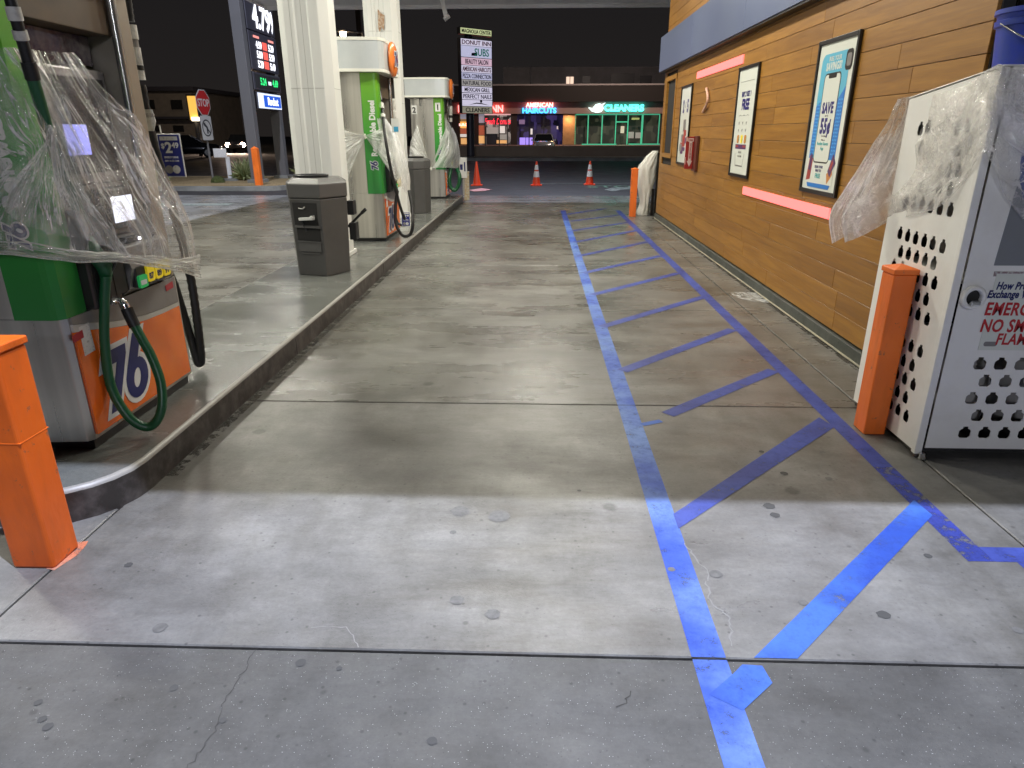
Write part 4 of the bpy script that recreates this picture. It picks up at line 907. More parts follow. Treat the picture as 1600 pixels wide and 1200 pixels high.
def placard(c, w_, h_, label, par_y):
    t = thing('price_placard', label, 'placard', c, 'blue price placards hanging on dispenser hoses')
    x0, x1 = c.x - w_ / 2, c.x + w_ / 2
    mb = MB(); mb.box((x0, c.y, c.z - h_), (x1, c.y + .008, c.z)); b = mb.build('board', 'white', t, bevel=.003)
    mb = MB(); mb.box((x0 + .006 * w_ / .14, c.y - .0012, c.z - h_ + .006), (x1 - .006, c.y - .0004, c.z - .006)); mb.build('printed_face', mat_plac, t)
    mb = MB(); mb.box((x0 + .12 * w_, c.y - .003, c.z - .15 * h_), (x1 - .12 * w_, c.y - .0015, c.z - .06 * h_)); mb.build('header_strip', 'paper', t)
    u, v = (1, 0, 0), (0, 0, 1)
    text('lettering', '$', (c.x - .30 * w_, c.y - .002, c.z - .33 * h_), u, v, .16 * h_, 'white', t, .02)
    text('lettering', '2', (c.x - .06 * w_, c.y - .002, c.z - .43 * h_), u, v, .34 * h_, 'white', t, .03)
    text('lettering', '49', (c.x + .24 * w_, c.y - .002, c.z - .32 * h_), u, v, .17 * h_, 'white', t, .03)
    text('lettering', 'ENERGY DRINK', (c.x, c.y - .002, c.z - .56 * h_), u, v, .065 * h_, 'white', t, .01, xs=.9 * w_ / h_ * 1.5)
    text('lettering', 'ANY 16 OZ CAN', (c.x, c.y - .002, c.z - .64 * h_), u, v, .06 * h_, 'white', t, .01, xs=.9 * w_ / h_ * 1.5)
    for dx in (-.18, .14):
        mb = MB(); k = 20; cc = (c.x + dx * w_, c.z - .82 * h_); r = .13 * min(w_, h_)
        mb.prism([(cc[0] + 1.3 * r * math.cos(2 * math.pi * i / k), cc[1] + 1.3 * r * math.sin(2 * math.pi * i / k)) for i in range(k)], (0, c.y - .0015 if dx < 0 else c.y - .0022, 0), (1, 0, 0), (0, 0, 1), .0006)
        mb.build('can_picture', 'paper' if dx > 0 else 'grey_panel', t)
    mb = MB(); mb.tube([(c.x - .3 * w_, c.y + .004, c.z), (c.x - .36 * w_, c.y + .02, c.z + .05)], .004, 6); mb.build('clip', 'white_band', t)
    return t
mat_plac = mat('placard_blue', (.015, .022, .20), .4)
pc = ony(262, 209, 4.35); placard(pc, .145, .255, 'blue placard reading $2.49 hanging beside the nearest dispenser', 4.35)

# ---- hoses of the middle dispenser
y = 9.35
qb = cr([ony(586, 112, 9.3), ony(591, 140, 9.3), ony(597, 172, 9.15), ony(602, 215, 8.86), ony(612, 270, 8.84), ony(626, 325, 8.95), ony(637, 352, 9.15)], 50)
MB().tube(qb[:14], .030, 10).build('hose_sleeve', 'rubber', dB); MB().tube(qb[14:17], .034, 10).build('hose_band', 'white_band', dB); MB().tube(qb[18:20], .034, 10).build('hose_band', 'white_band', dB)
MB().tube(qb[13:], .0185, 10).build('hose', 'rubber', dB)
hose([ony(621, 298, 9.3), ony(618, 322, 9.25), ony(619, 350, 9.2), ony(629, 368, 9.15), ony(641, 366, 9.15), ony(645, 350, 9.15), ony(644, 325, 9.25), ony(639, 298, 9.35)], .021, 'rubber', dB)
hose([ony(618, 340, 9.35), ony(622, 349, 9.35), ony(631, 352, 9.35), ony(640, 350, 9.35)], .018, 'rubber', dB, n=14)
qc = cr([ony(612, 120, 9.9), ony(614, 150, 9.9), ony(616, 178, 9.9), ony(616, 200, 9.9)], 30)
MB().tube(qc[:12], .024, 10).build('hose_sleeve', 'rubber', dB); MB().tube(qc[12:18], .030, 10).build('hose_band', 'white_band', dB); MB().tube(qc[18:24], .026, 10).build('hose_collar', 'white_band', dB); MB().tube(qc[22:], .026, 10).build('hose_sleeve', 'rubber', dB)
nz = MB(); nz.tube(cr([ony(606, 262, 9.35), ony(613, 282, 9.3), ony(621, 300, 9.3)], 10), .03, 10, rad=[.02, .03, .036, .036, .034, .03, .028, .024, .022, .02]); nz.build('nozzle', 'rubber', dB)
placard(ony(633.5, 331, 9.05), .115, .185, 'small blue placard inside the hose loop of the middle dispenser', 9)
tg = thing('hose_tag', 'white and blue card tag on the hose of the middle dispenser', 'tag', ony(618, 186, 9.2))
mb = MB(); a, b = ony(611, 185, 9.2), ony(624, 207, 9.2); mb.box((a.x, 9.19, b.z), (b.x, 9.2, a.z)); mb.build('card', 'white', tg); mb = MB(); mb.box((a.x + .03, 9.187, b.z + .01), (b.x - .01, 9.1895, b.z + .07)); mb.build('printed_patch', 'poster_blue', tg)
# ---- hoses of the farthest dispenser
for px, yy in ((649, 15.5), (704, 15.7)):
    q = cr([ony(px, 150, yy), ony(px, 165, yy), ony(px, 185, yy), ony(px, 205, yy)], 30)
    MB().tube(q[:10], .030, 8).build('hose_sleeve', 'rubber', dC); MB().tube(q[10:18], .040, 8).build('hose_band', 'white_band', dC); MB().tube(q[19:23], .038, 8).build('hose_band', 'white_band', dC); MB().tube(q[17:], .028, 8).build('hose_sleeve', 'rubber', dC)
hose([ony(705, 262, 15.6), ony(702, 278, 15.5), ony(704, 292, 15.5), ony(711, 297, 15.5), ony(717, 288, 15.5), ony(718, 275, 15.5), ony(714, 264, 15.6)], .042, 'hose_green', dC)
hose([ony(699, 262, 15.7), ony(698, 280, 15.7), ony(701, 293, 15.7), ony(706, 290, 15.7)], .03, 'rubber', dC, n=16)

# ================================================================ PLASTIC SHEETS OVER THE DISPENSERS
ba = thing('plastic_wrap', 'large clear crumpled plastic sheet draped over the nearest dispenser and tied at its hose', 'plastic sheet', (-1.9, 2.9, 1.2), 'plastic sheets wrapped round the fuel dispensers')
def sx(px, py, x): return onx(px, py, x)
S_ = [
 [sx(118, 83, -1.93), sx(150, 127, -1.90), sx(182, 160, -1.88), sx(214, 188, -1.86), sx(246, 250, -1.84), sx(278, 302, -1.82), sx(302, 355, -1.81), sx(312, 428, -1.83)],
 [sx(96, 82, -1.91), sx(130, 140, -1.88), sx(160, 180, -1.86), sx(190, 222, -1.83), sx(222, 285, -1.80), sx(250, 330, -1.78), sx(272, 372, -1.77), sx(284, 424, -1.80)],
 [sx(70, 80, -1.90), sx(100, 140, -1.87), sx(130, 190, -1.85), sx(160, 240, -1.82), sx(190, 298, -1.78), sx(215, 340, -1.76), sx(235, 375, -1.76), sx(245, 417, -1.79)],
 [sx(40, 77, -1.88), sx(75, 135, -1.86), sx(100, 195, -1.85), sx(125, 245, -1.82), sx(150, 300, -1.79), sx(170, 335, -1.77), sx(188, 365, -1.77), sx(196, 408, -1.80)],
 [sx(15, 74, -1.86), sx(50, 135, -1.85), sx(72, 190, -1.85), sx(92, 235, -1.84), sx(108, 290, -1.83), sx(118, 325, -1.82), sx(128, 360, -1.82), sx(134, 398, -1.85)],
 [ony(-10, 80, 2.56), ony(25, 140, 2.56), ony(50, 190, 2.57), ony(66, 225, 2.60), ony(68, 275, 2.58), ony(62, 320, 2.54), ony(62, 355, 2.54), ony(64, 392, 2.58)],
 [ony(-60, 120, 2.60), ony(-30, 175, 2.60), ony(5, 225, 2.61), ony(35, 250, 2.61), ony(15, 290, 2.60), ony(-5, 325, 2.58), ony(-15, 355, 2.58), ony(-20, 386, 2.60)],
 [ony(-120, 200, 2.62), ony(-100, 240, 2.62), ony(-70, 265, 2.62), ony(-50, 280, 2.62), ony(-60, 310, 2.62), ony(-70, 335, 2.62), ony(-80, 360, 2.62), ony(-90, 384, 2.62)]]
mb = MB(); mb.grid(sheet(S_, 230, 170, .024, 17, 1.6, 3., .0022)); mb.build('sheet', 'film_near', ba)
fan = []
for px, py, yy in ((205, 404, 2.78), (180, 392, 2.72), (150, 380, 2.68), (120, 372, 2.64), (92, 368, 2.62), (60, 360, 2.60), (30, 350, 2.58), (5, 320, 2.58)):
    e = ony(px, py, yy); s = ony(82, 198, 2.56); m1 = s.lerp(e, .35) + Vector((0, -.03, -.02)); fan.append([s + Vector((random.uniform(-.01, .01), 0, random.uniform(-.01, .01))), m1, s.lerp(e, .7) + Vector((0, -.02, 0)), e])
mb = MB(); mb.grid(sheet(fan, 100, 80, .016, 14, 2., 5., .002)); mb.build('gathered_fold', 'film_near', ba)
# twisted hem
hem_t = [ony(-60, 383, 2.58), ony(0, 380, 2.57), ony(60, 384, 2.56), sx(120, 392, -1.84), sx(180, 396, -1.79), sx(240, 402, -1.77), sx(285, 405, -1.77), sx(311, 398, -1.79)]
hem_b = [ony(-60, 398, 2.56), ony(0, 396, 2.55), ony(60, 402, 2.54), sx(120, 408, -1.83), sx(180, 408, -1.78), sx(240, 416, -1.76), sx(285, 425, -1.77), sx(313, 433, -1.80)]
mb = MB(); mb.grid(sheet([hem_t, [a.lerp(b, .5) + Vector((.012, -.012, 0)) for a, b in zip(hem_t, hem_b)], hem_b], 30, 160, .012, 5, 12., 2., .003)); mb.build('hem', 'film_hem', ba)
for k, (a, b) in enumerate((((hem_b[3]), (hem_b[7])), ((hem_t[0]), (hem_t[4])))):
    pass
P = cr([p + Vector((.004, -.004, .0)) for p in hem_b], 80); MB().tube([p + Vector((0, 0, .004 * noise.noise(p * 14))) for p in P], .0045, 6).build('hem_roll', 'film_hem', ba)
P = cr([p + Vector((.006, -.006, .004)) for p in hem_t], 80); MB().tube([p + Vector((0, 0, .012 * noise.noise(p * 8))) for p in P], .0035, 6).build('hem_roll', 'film_hem', ba)

def fan_sheet(par, tie, ends, amp=.02, nu=70, nv=40, fu=14, seed=1., bow=(0, -.04, 0), name='sheet', m='film_milky'):
    st_ = [[tie + Vector((0, 0, (i / (len(ends) - 1) - .5) * -.02)), tie.lerp(e, .4) + Vector(bow) * .7, tie.lerp(e, .75) + Vector(bow), e] for i, e in enumerate(ends)]
    mb = MB(); mb.grid(sheet(st_, nu, nv, amp, fu, 2., seed, .003)); return mb.build(name, m, par)
bb = thing('plastic_wrap', 'milky plastic sheet knotted in a bow across the green band of the middle dispenser', 'plastic sheet', (-2.1, 9, 1.6), 'plastic sheets wrapped round the fuel dispensers')
tie = ony(571, 213, 8.97)
fan_sheet(bb, tie, [ony(529, 200, 8.93), ony(527, 212, 8.92), ony(526, 225, 8.92), ony(530, 240, 8.92), ony(536, 256, 8.93), ony(541, 274, 8.95), ony(544, 280, 8.96)], .028, seed=2.)
S_ = [[ony(586, 158, 9.06), ony(590, 190, 9.0), ony(594, 215, 8.98), ony(590, 232, 8.96)],
      [ony(594, 172, 9.2), ony(602, 205, 9.05), ony(608, 240, 9.0), ony(612, 270, 9.0)],
      [ony(602, 184, 9.5), ony(616, 215, 9.3), ony(624, 250, 9.15), ony(624, 290, 9.1)],
      [ony(612, 200, 9.8), ony(624, 225, 9.6), ony(634, 262, 9.4), ony(634, 300, 9.3)],
      [ony(618, 205, 9.95), ony(630, 240, 9.8), ony(641, 270, 9.7), ony(641, 298, 9.6)]]
mb = MB(); mb.grid(sheet(S_, 90, 70, .022, 12, 2., 4., .004)); mb.build('sheet', 'film_milky', bb)
fan_sheet(bb, tie, [ony(597, 200, 9.0), ony(603, 214, 9.0), ony(608, 232, 9.0), ony(613, 250, 9.0), ony(617, 268, 9.0), ony(618, 280, 9.0)], .018, seed=7., bow=(0, -.02, 0), name='knotted_fold')
MB().tube([tie + Vector((.0, -.02, .03)), tie + Vector((0, -.03, 0)), tie + Vector((.004, -.02, -.03))], .014, 8, rad=[.008, .016, .008]).build('knot', 'film_cloth', bb)
bc = thing('plastic_wrap', 'milky plastic sheet tied in a V across the farthest dispenser', 'plastic sheet', (-2.2, 15, 1.4), 'plastic sheets wrapped round the fuel dispensers')
tie = ony(673, 262, 15.16)
fan_sheet(bc, tie, [ony(652, 195, 15.15), ony(648, 205, 15.15), ony(642, 222, 15.15), ony(640, 240, 15.15), ony(641, 250, 15.15), ony(655, 256, 15.15)], .022, seed=3., bow=(0, -.03, 0))
S_ = [[ony(696, 183, 15.3), ony(694, 215, 15.15), ony(686, 245, 15.12), ony(675, 263, 15.12)],
      [ony(699, 188, 15.5), ony(704, 215, 15.3), ony(700, 240, 15.15), ony(686, 262, 15.12)],
      [ony(703, 196, 15.8), ony(712, 215, 15.7), ony(712, 240, 15.5), ony(700, 262, 15.3)],
      [ony(707, 200, 15.9), ony(716, 222, 15.9), ony(719, 245, 15.9), ony(716, 263, 15.8)]]
mb = MB(); mb.grid(sheet(S_, 60, 50, .02, 8, 2., 8., .004)); mb.build('sheet', 'film_milky', bc)
fan_sheet(bc, tie, [ony(700, 195, 15.14), ony(698, 200, 15.13), ony(703, 208, 15.14)], .012, nu=24, fu=6, seed=9., bow=(0, -.02, 0), name='twisted_edge')
MB().tube([tie + Vector((-.05, -.03, .05)), tie + Vector((0, -.04, 0)), tie + Vector((.02, -.03, -.05))], .02, 8, rad=[.012, .026, .02]).build('knot', 'film_cloth', bc)

# ================================================================ LITTER BINS WITH WINDSCREEN WASH STATION
def hexbin(cx_, cy_, label, detail):
    t = thing('litter_bin', label, 'litter bin', (cx_, cy_, DZ), 'dark litter bins on the island')
    if detail:
        A, B_, C_ = onz(468, 429, DZ), onz(512, 432, DZ), onz(546, 424, DZ)
        A.x, A.y, B_.x, B_.y, C_.x, C_.y = -2.405, 6.76, -2.10, 6.67, -1.935, 6.95
        base = [(A.x, A.y), (B_.x, B_.y), (C_.x, C_.y), (C_.x - .09, 7.27), (A.x + .02, 7.32), (-2.50, 7.0)]
    else:
        base = [(-2.30, 12.42), (-2.17, 12.36), (-2.0, 12.42), (-1.94, 12.68), (-2.15, 12.9), (-2.33, 12.78)]
    ctr = Vector((sum(p[0] for p in base) / 6, sum(p[1] for p in base) / 6, 0))
    def ring(s, z): return [Vector((ctr.x + (p[0] - ctr.x) * s, ctr.y + (p[1] - ctr.y) * s, z)) for p in base]
    def loft(levels, nm, m, bv=.008, cap=True, cx2=None):
        mb = MB(); vs = []
        for s, z in levels: vs += ring(s, z)
        fs = [(k * 6 + i, k * 6 + (i + 1) % 6, (k + 1) * 6 + (i + 1) % 6, (k + 1) * 6 + i) for k in range(len(levels) - 1) for i in range(6)]
        n = len(levels); mb.add(vs, fs + [tuple(range(6))[::-1], tuple(range(6 * n - 6, 6 * n))]); return mb.build(nm, m, t, bevel=bv)
    bd = loft([(1.0, DZ), (1.09, .905)], 'body', 'bin'); loft([(1.115, .912), (1.125, 1.045), (.86, 1.09)], 'lid', 'bin_lid', .01)
    mb = MB(); c = Vector((ctr.x - .04, ctr.y, 1.092)); k = 28
    mb.lathe([(.17, .0), (.175, .022), (.155, .026), (.145, .0)], c, 28, 0, (1, .8)); mb.build('rim', 'black', t)
    mb = MB(); mb.add([c + Vector((.15 * math.cos(2 * math.pi * i / k), .12 * math.sin(2 * math.pi * i / k), .003)) for i in range(k)], [tuple(range(k))]); mb.build('opening', 'dark_in', t)
    if detail:
        def sz(z): return 1. + .09 * (z - DZ) / (.905 - DZ)
        def F(i, j, a, z, out=0.):     # point on the face between base corners i and j
            p, q = ring(sz(z), z)[i], ring(sz(z), z)[j]; d = (q - p).normalized(); n = Vector((d.y, -d.x, 0)); return p.lerp(q, a) + n * out
        def frame(z0, z1, nm, m, a0=.08, a1=.88, out=.003, th=.0):
            mb = MB(); P = [F(0, 1, a0, z0, out), F(0, 1, a1, z0, out), F(0, 1, a1, z1, out), F(0, 1, a0, z1, out)]
            Q = [p + Vector((.02, .06, 0)) * 0 for p in P]
            b2 = [F(0, 1, a0, z0, -.004), F(0, 1, a1, z0, -.004), F(0, 1, a1, z1, -.004), F(0, 1, a0, z1, -.004)]
            mb.add(P + b2, [(0, 1, 2, 3), (0, 4, 5, 1), (1, 5, 6, 2), (2, 6, 7, 3), (3, 7, 4, 0)]); return mb.build(nm, m, bd)
        frame(.655, .868, 'towel_opening', 'dark_in'); frame(.50, .625, 'bucket_recess', 'dark_in', .12, .92); frame(.395, .488, 'bucket', 'bin_lid', .14, .92, .012)
        frame(.630, .645, 'shelf', 'bin_lid', .1, .94, .022); frame(.488, .498, 'bucket_rim', 'bin_lid', .12, .94, .02); frame(.372, .384, 'lower_ledge', 'bin_lid', .2, .86, .010)
        sq = thing('squeegee', 'cream windscreen squeegee lying in the front bin recess', 'squeegee', F(0, 1, .5, .72, .02))
        mb = MB(); mb.bar(F(0, 1, .30, .712, .02), F(0, 1, .80, .725, .03), .035, .028); mb.bar(F(0, 1, .72, .735, .03), F(0, 1, .80, .74, .03), .045, .03); mb.build('head', 'cream', sq, bevel=.004)
        MB().tube([F(0, 1, .34, .70, .02), F(0, 1, .48, .60, .015)], .007, 8).build('handle', 'black', sq)
        MB().tube(cr([F(0, 1, .28, .815, .005), F(0, 1, .42, .812, .01), F(0, 1, .50, .83, .01)], 8), .006, 6).build('wire', 'silver_band', sq)
        # side brackets and squeegee handle on the lane side
        mb = MB()
        for z0, z1 in ((.72, .86),): mb.box((-1.93, 7.0, z0), (-1.865, 7.12, z1))
        mb.build('side_bracket', 'black', t, bevel=.004)
        mb = MB(); mb.box((-1.925, 7.0, .47), (-1.855, 7.12, .64)); mb.build('side_bracket', 'black', t, bevel=.004)
        s2 = thing('squeegee', 'black squeegee handle sticking out sideways from the front litter bin', 'squeegee', (-1.86, 7.05, .55))
        mb = MB(); mb.tube([ony(544, 354, 7.05), ony(571, 327, 7.02)], .013, 10); mb.build('handle', 'black', s2); MB().tube([ony(565, 333, 7.02), ony(571.5, 326.5, 7.02)], .017, 10).build('grip', 'rubber', s2)
    return t
hexbin(-2.2, 7.0, 'large six-sided dark brown litter bin with a windscreen wash recess, nearest on the island', True)
hexbin(-2.14, 12.6, 'plain dark grey litter bin on the island between the middle and farthest dispensers', False)

# ================================================================ BOLLARDS
def bollard(x0, y0, w_, d_, zb, h, m, label, cap=.02, lip=True):
    t = thing('bollard', label, 'bollard', (x0 + w_ / 2, y0 + d_ / 2, zb), 'square orange bollards')
    mb = MB(); mb.box((x0, y0, zb), (x0 + w_, y0 + d_, zb + h - .035)); mb.build('post', m, t, bevel=.012 if w_ > .13 else .008, seg=3)
    if lip and w_ > .13: mb = MB(); mb.box((x0 - .0012, y0 - .0012, zb + .505), (x0 + w_ + .0012, y0 + d_ + .0012, zb + .509)); mb.build('sleeve_seam', m, t, bevel=.002)
    g_ = .005 if lip else -.001
    mb = MB(); a = [(x0 - g_, y0 - g_), (x0 + w_ + g_, y0 - g_), (x0 + w_ + g_, y0 + d_ + g_), (x0 - g_, y0 + d_ + g_)]
    z1, z2 = zb + h - .034, zb + h - .008; c = (x0 + w_ / 2, y0 + d_ / 2, z2 + cap)
    mb.add([(*p, z1) for p in a] + [(*p, z2) for p in a] + [c], [(3, 2, 1, 0)] + [(i, (i + 1) % 4, 4 + (i + 1) % 4, 4 + i) for i in range(4)] + [(4 + i, 4 + (i + 1) % 4, 8) for i in range(4)])
    mb.build('cap', m, t, bevel=.004)
    return t
b = bollard(-1.915, 2.03, .158, .145, -.001, .86, 'orange_paint', 'large orange square bollard at the left front of the picture before the island end')
mb = MB(); P = [(-1.79, 2.03), (-1.752, 2.02), (-1.742, 2.06), (-1.728, 2.12), (-1.735, 2.17), (-1.745, 2.21), (-1.79, 2.20)]; mb.add([(x, y, .0018) for x, y in P], [tuple(range(len(P)))]); mb.build('paint_spill', paint('orange_spill', (.62, .20, .10), (.50, .24, .16), .46), b)
bollard(1.742, 3.325, .112, .125, -.001, .885, 'orange_dirty', 'orange square bollard leaning close to the side of the white cylinder cage')
bollard(1.766, 13.24, .118, .12, -.001, .885, 'orange_dirty', 'far orange bollard in front of the white bag-covered machine')
bollard(-7.98, 19.62, .17, .17, .12, 1.0, 'orange_dirty', 'orange bollard with a pointed top before the fuel price sign', .06, False)
M['bollard_tan'] = mat('bollard_tan', (.50, .34, .16), .5, var=(20, (.6, .55, .42), .4, .6))
a, c = ony(728, 268, 16.62), ony(728, 314, 16.62)
bollard(a.x - .055, 16.62, .12, .12, -.001, a.z, 'bollard_tan', 'worn tan post at the far end of the fuel island', .01)
# white leaflet box hanging at the island end
lb = thing('leaflet_box', 'white leaflet box on a stand at the far tip of the island', 'leaflet box', ony(724, 265, 16.3))
mb = MB(); a, b_ = ony(717.5, 246, 16.25), ony(730, 278, 16.25); mb.box((a.x, 16.2, b_.z), (b_.x, 16.3, a.z)); mb.build('box', 'white', lb, bevel=.01)
mb = MB(); mb.box((a.x + .02, 16.195, b_.z + .18), (a.x + .08, 16.199, b_.z + .30)); mb.box((b_.x - .06, 16.195, b_.z + .15), (b_.x - .03, 16.199, b_.z + .35)); mb.build('print', 'navy', lb)
mb = MB(); mb.box(((a.x + b_.x) / 2 - .02, 16.22, .151), ((a.x + b_.x) / 2 + .02, 16.26, b_.z)); mb.build('stand', 'tank', lb)

# ================================================================ GAS CYLINDER CAGE
cg = thing('cylinder_cage', 'white steel gas cylinder exchange cage with cylinder-shaped holes standing against the shop corner', 'cylinder cage', (2.45, 3.4, 0))
GX, GY0, GY1 = 1.872, 3.06, 3.755
TANK = [(-.018, -.029), (.018, -.029), (.028, -.018), (.028, .008), (.020, .017), (.013, .019), (.013, .031), (-.013, .031), (-.013, .019), (-.020, .017), (-.028, .008), (-.028, -.018)]
def tank_hole(c, s=1., sx_=1.): return [(c[0] + p[0] * s * sx_, c[1] + p[1] * s) for p in TANK]
z6 = [(595, 455), (640, 445), (815, 450), (870, 440), (600, 565), (815, 575), (760, 700), (820, 700), (600, 790), (705, 800), (768, 810), (510, 890), (555, 885), (605, 895), (655, 910), (710, 920), (770, 930), (475, 1065), (520, 1080), (567, 1095), (617, 1110), (667, 1125), (725, 1145)]
z7 = [(277, 42), (315, 52), (355, 68), (397, 82), (440, 100), (242, 108), (283, 120), (358, 163), (398, 180), (443, 197), (318, 240), (360, 258), (402, 277), (322, 330), (362, 350), (407, 375), (288, 482), (328, 507), (373, 533), (250, 560), (290, 577), (333, 602), (257, 640), (296, 667), (338, 697), (222, 705), (260, 730), (300, 760), (226, 790), (263, 820), (303, 852)]
hl = []
for a, b in z6: hl.append(onx(1280 + a * .2667, 80 + b * .2667, GX))
for a, b in z7: hl.append(onx(1320 + a * .3167, 380 + b * .3167, GX))
# side sheet is read from the lane (looking along +x): reading direction is -y
side = holed('side_panel', [(-GY1, .03), (-GY0 - .035, .03), (-GY0 - .035, 1.74), (-GY1, 1.655)], [tank_hole((-p.y, p.z), 1.05, .82) for p in hl], (GX, 0, 0), (0, -1, 0), (0, 0, 1), .003, 'cage', cg)
mb = MB(); mb.box((GX - .006, GY0, .018), (GX + .03, GY0 + .034, 1.748)); mb.box((GX, GY1 - .02, .03), (GX + .03, GY1, 1.655)); mb.build('corner_post', 'cage', cg, bevel=.004)
mb = MB(); mb.add([(GX - .004, GY0 - .004, 1.75), (3.2, GY0 - .004, 1.75), (3.2, GY1 + .01, 1.66), (GX - .004, GY1 + .01, 1.66), (GX - .004, GY0 - .004, 1.756), (3.2, GY0 - .004, 1.756), (3.2, GY1 + .01, 1.666), (GX - .004, GY1 + .01, 1.666)],
       [(3, 2, 1, 0), (4, 5, 6, 7), (0, 1, 5, 4), (1, 2, 6, 5), (2, 3, 7, 6), (3, 0, 4, 7)]); mb.build('top_panel', 'cage', cg, bevel=.005)
fh = []
for py, px in ((568, 1531), (595, 1539), (622, 1518), (649, 1527), (675.5, 1507)):
    p = ony(px, py, GY0 - .004); i = 0
    while p.x + i * .0935 < 3.1: fh.append((p.x + i * .0935, p.z)); i += 1
for r_ in range(3):
    for i in range(7): fh.append((2.42 + i * .0935 + (r_ % 2) * .046, 1.50 - r_ * .08))
door = holed('door_panel', [(GX + .036, .055), (3.18, .055), (3.18, 1.60), (GX + .036, 1.60)], [tank_hole(p, 1.) for p in fh], (0, GY0 - .004, 0), (1, 0, 0), (0, 0, 1), .004, 'cage', cg)
mb = MB(); mb.box((GX + .034, GY0 - .006, 1.604), (3.2, GY0 + .02, 1.749)); mb.build('header_panel', 'cage', cg, bevel=.004)
mb = MB(); mb.box((GX + .08, GY0 + .03, .05), (3.18, GY0 + .04, .07)); mb.box((GX + .03, GY0 + .01, .035), (3.18, GY1, .05)); mb.box((GX + .03, GY1 - .03, .05), (3.18, GY1 - .01, 1.64)); mb.box((3.17, GY0, .03), (3.2, GY1, 1.7)); mb.build('inner_back', 'dark_in', cg)
mb = MB(); mb.box((GX + .03, GY0 + .02, .86), (3.17, GY1 - .03, .875)); mb.build('shelf', 'cage', cg)
mb = MB(); mb.box((GX - .002, GY0 + .002, -.0), (GX + .045, GY0 + .05, .03)); mb.build('foot', 'kerb_steel', cg, bevel=.004)
mb = MB(); mb.box((GX + .005, GY1 - .06, 0), (GX + .05, GY1 - .01, .03)); mb.build('foot', 'kerb_steel', cg, bevel=.004)
k = onz(1439, 717); mb = MB(); mb.lathe([(.0, .034), (.016, .03), (.02, .0)], (GX + .03, GY0 - .01, 0), 10); mb.build('anchor_bolt', 'chrome', cg)
# latch
lc = ony(1518, 464, GY0 - .006); lt = MB(); ring = [(.052, .0), (.054, -.02), (.046, -.026), (.036, -.024), (.034, .0)]
vs = []
for r_, d_ in ring:
    for k in range(28): a = 2 * math.pi * k / 28; vs.append(lc + Vector((r_ * math.cos(a), d_, r_ * math.sin(a))))
lt.add(vs, [(i * 28 + k, i * 28 + (k + 1) % 28, (i + 1) * 28 + (k + 1) % 28, (i + 1) * 28 + k) for i in range(4) for k in range(28)], smooth=True); lt = lt.build('latch_ring', 'cage', door)
mb = MB(); mb.lathe([(.0, .0)] * 2, lc); mb = MB(); mb.add([lc + Vector((.034 * math.cos(2 * math.pi * k / 20), -.002, .034 * math.sin(2 * math.pi * k / 20))) for k in range(20)], [tuple(range(20))]); mb.build('latch_pocket', 'dark_in', lt)
mb = MB(); mb.box((lc.x - .012, lc.y - .03, lc.z - .034), (lc.x + .030, lc.y - .008, lc.z - .012)); mb.build('padlock', 'chrome', lt, bevel=.005)
# cylinders inside
for i, (x, y) in enumerate(((2.16, 3.36), (2.20, 3.58), (2.52, 3.42), (2.86, 3.42))):
    for zb in (.06, .88):
        c = thing('gas_cylinder', 'white gas cylinder on the %s of the cage, %s' % ('lower floor' if zb < .5 else 'upper shelf', ('front left', 'back left', 'middle', 'right')[i]), 'gas cylinder', (x, y, zb), 'gas cylinders stored in the cage')
        mb = MB(); mb.lathe([(.10, .0), (.11, .02), (.15, .06), (.155, .10), (.155, .26), (.15, .31), (.11, .36), (.05, .385), (.0, .39)], (x, y, zb), 20); mb.build('vessel', 'tank', c)
        mb = MB(); mb.lathe([(.11, .34), (.115, .46), (.108, .46), (.105, .34)], (x, y, zb), 20); mb.build('collar', 'tank', c)
        mb = MB(); mb.tube([(x, y, zb + .38), (x, y, zb + .44)], .02, 8); mb.build('valve', 'chrome', c)
# notices
def fl(px, py): return ony(px, py, GY0 - .0085)
n0 = fl(1528, 547)
mb = MB(); mb.box((n0.x, GY0 - .0082, n0.z), (n0.x + .62, GY0 - .0062, n0.z + .245)); ns = mb.build('safety_notice', 'poster', door)
mb = MB(); mb.box((n0.x, GY0 - .0082, n0.z + .252), (n0.x + .62, GY0 - .0062, n0.z + .355)); nh = mb.build('instruction_notice', 'poster', door)
M['notice_red'] = mat('notice_red', (.50, .02, .025), .45)
def NT(s, px, py, size, m, par, sh=0., bold=.03, xs=.95): p = fl(px, py); return text('lettering', s, (p.x, GY0 - .0088, p.z), (1, 0, 0), (0, 0, 1), size, m, par, bold, sh, .0006, 'LEFT', xs, 1.07)
NT('How Propane', 1556, 452, .047, 'navy', nh, .2, .035, .72); NT('Exchange Works', 1542, 465, .047, 'navy', nh, .2, .035, .72)
NT('EMERGENCY', 1537, 492, .082, 'notice_red', ns, .12, .026, .735); NT('NO SMOKING', 1530, 518, .082, 'notice_red', ns, .12, .026, .735); NT('FLAMES', 1554, 538, .074, 'notice_red', ns, .12, .026, .735)
mb = MB(); p = fl(1536, 541); mb.prism(rr(p.x, p.x + .06, p.z, p.z + .022, .009), (0, GY0 - .0083, 0), (1, 0, 0), (0, 0, 1), .0006); mb.build('small_emblem', 'grey_panel', ns)
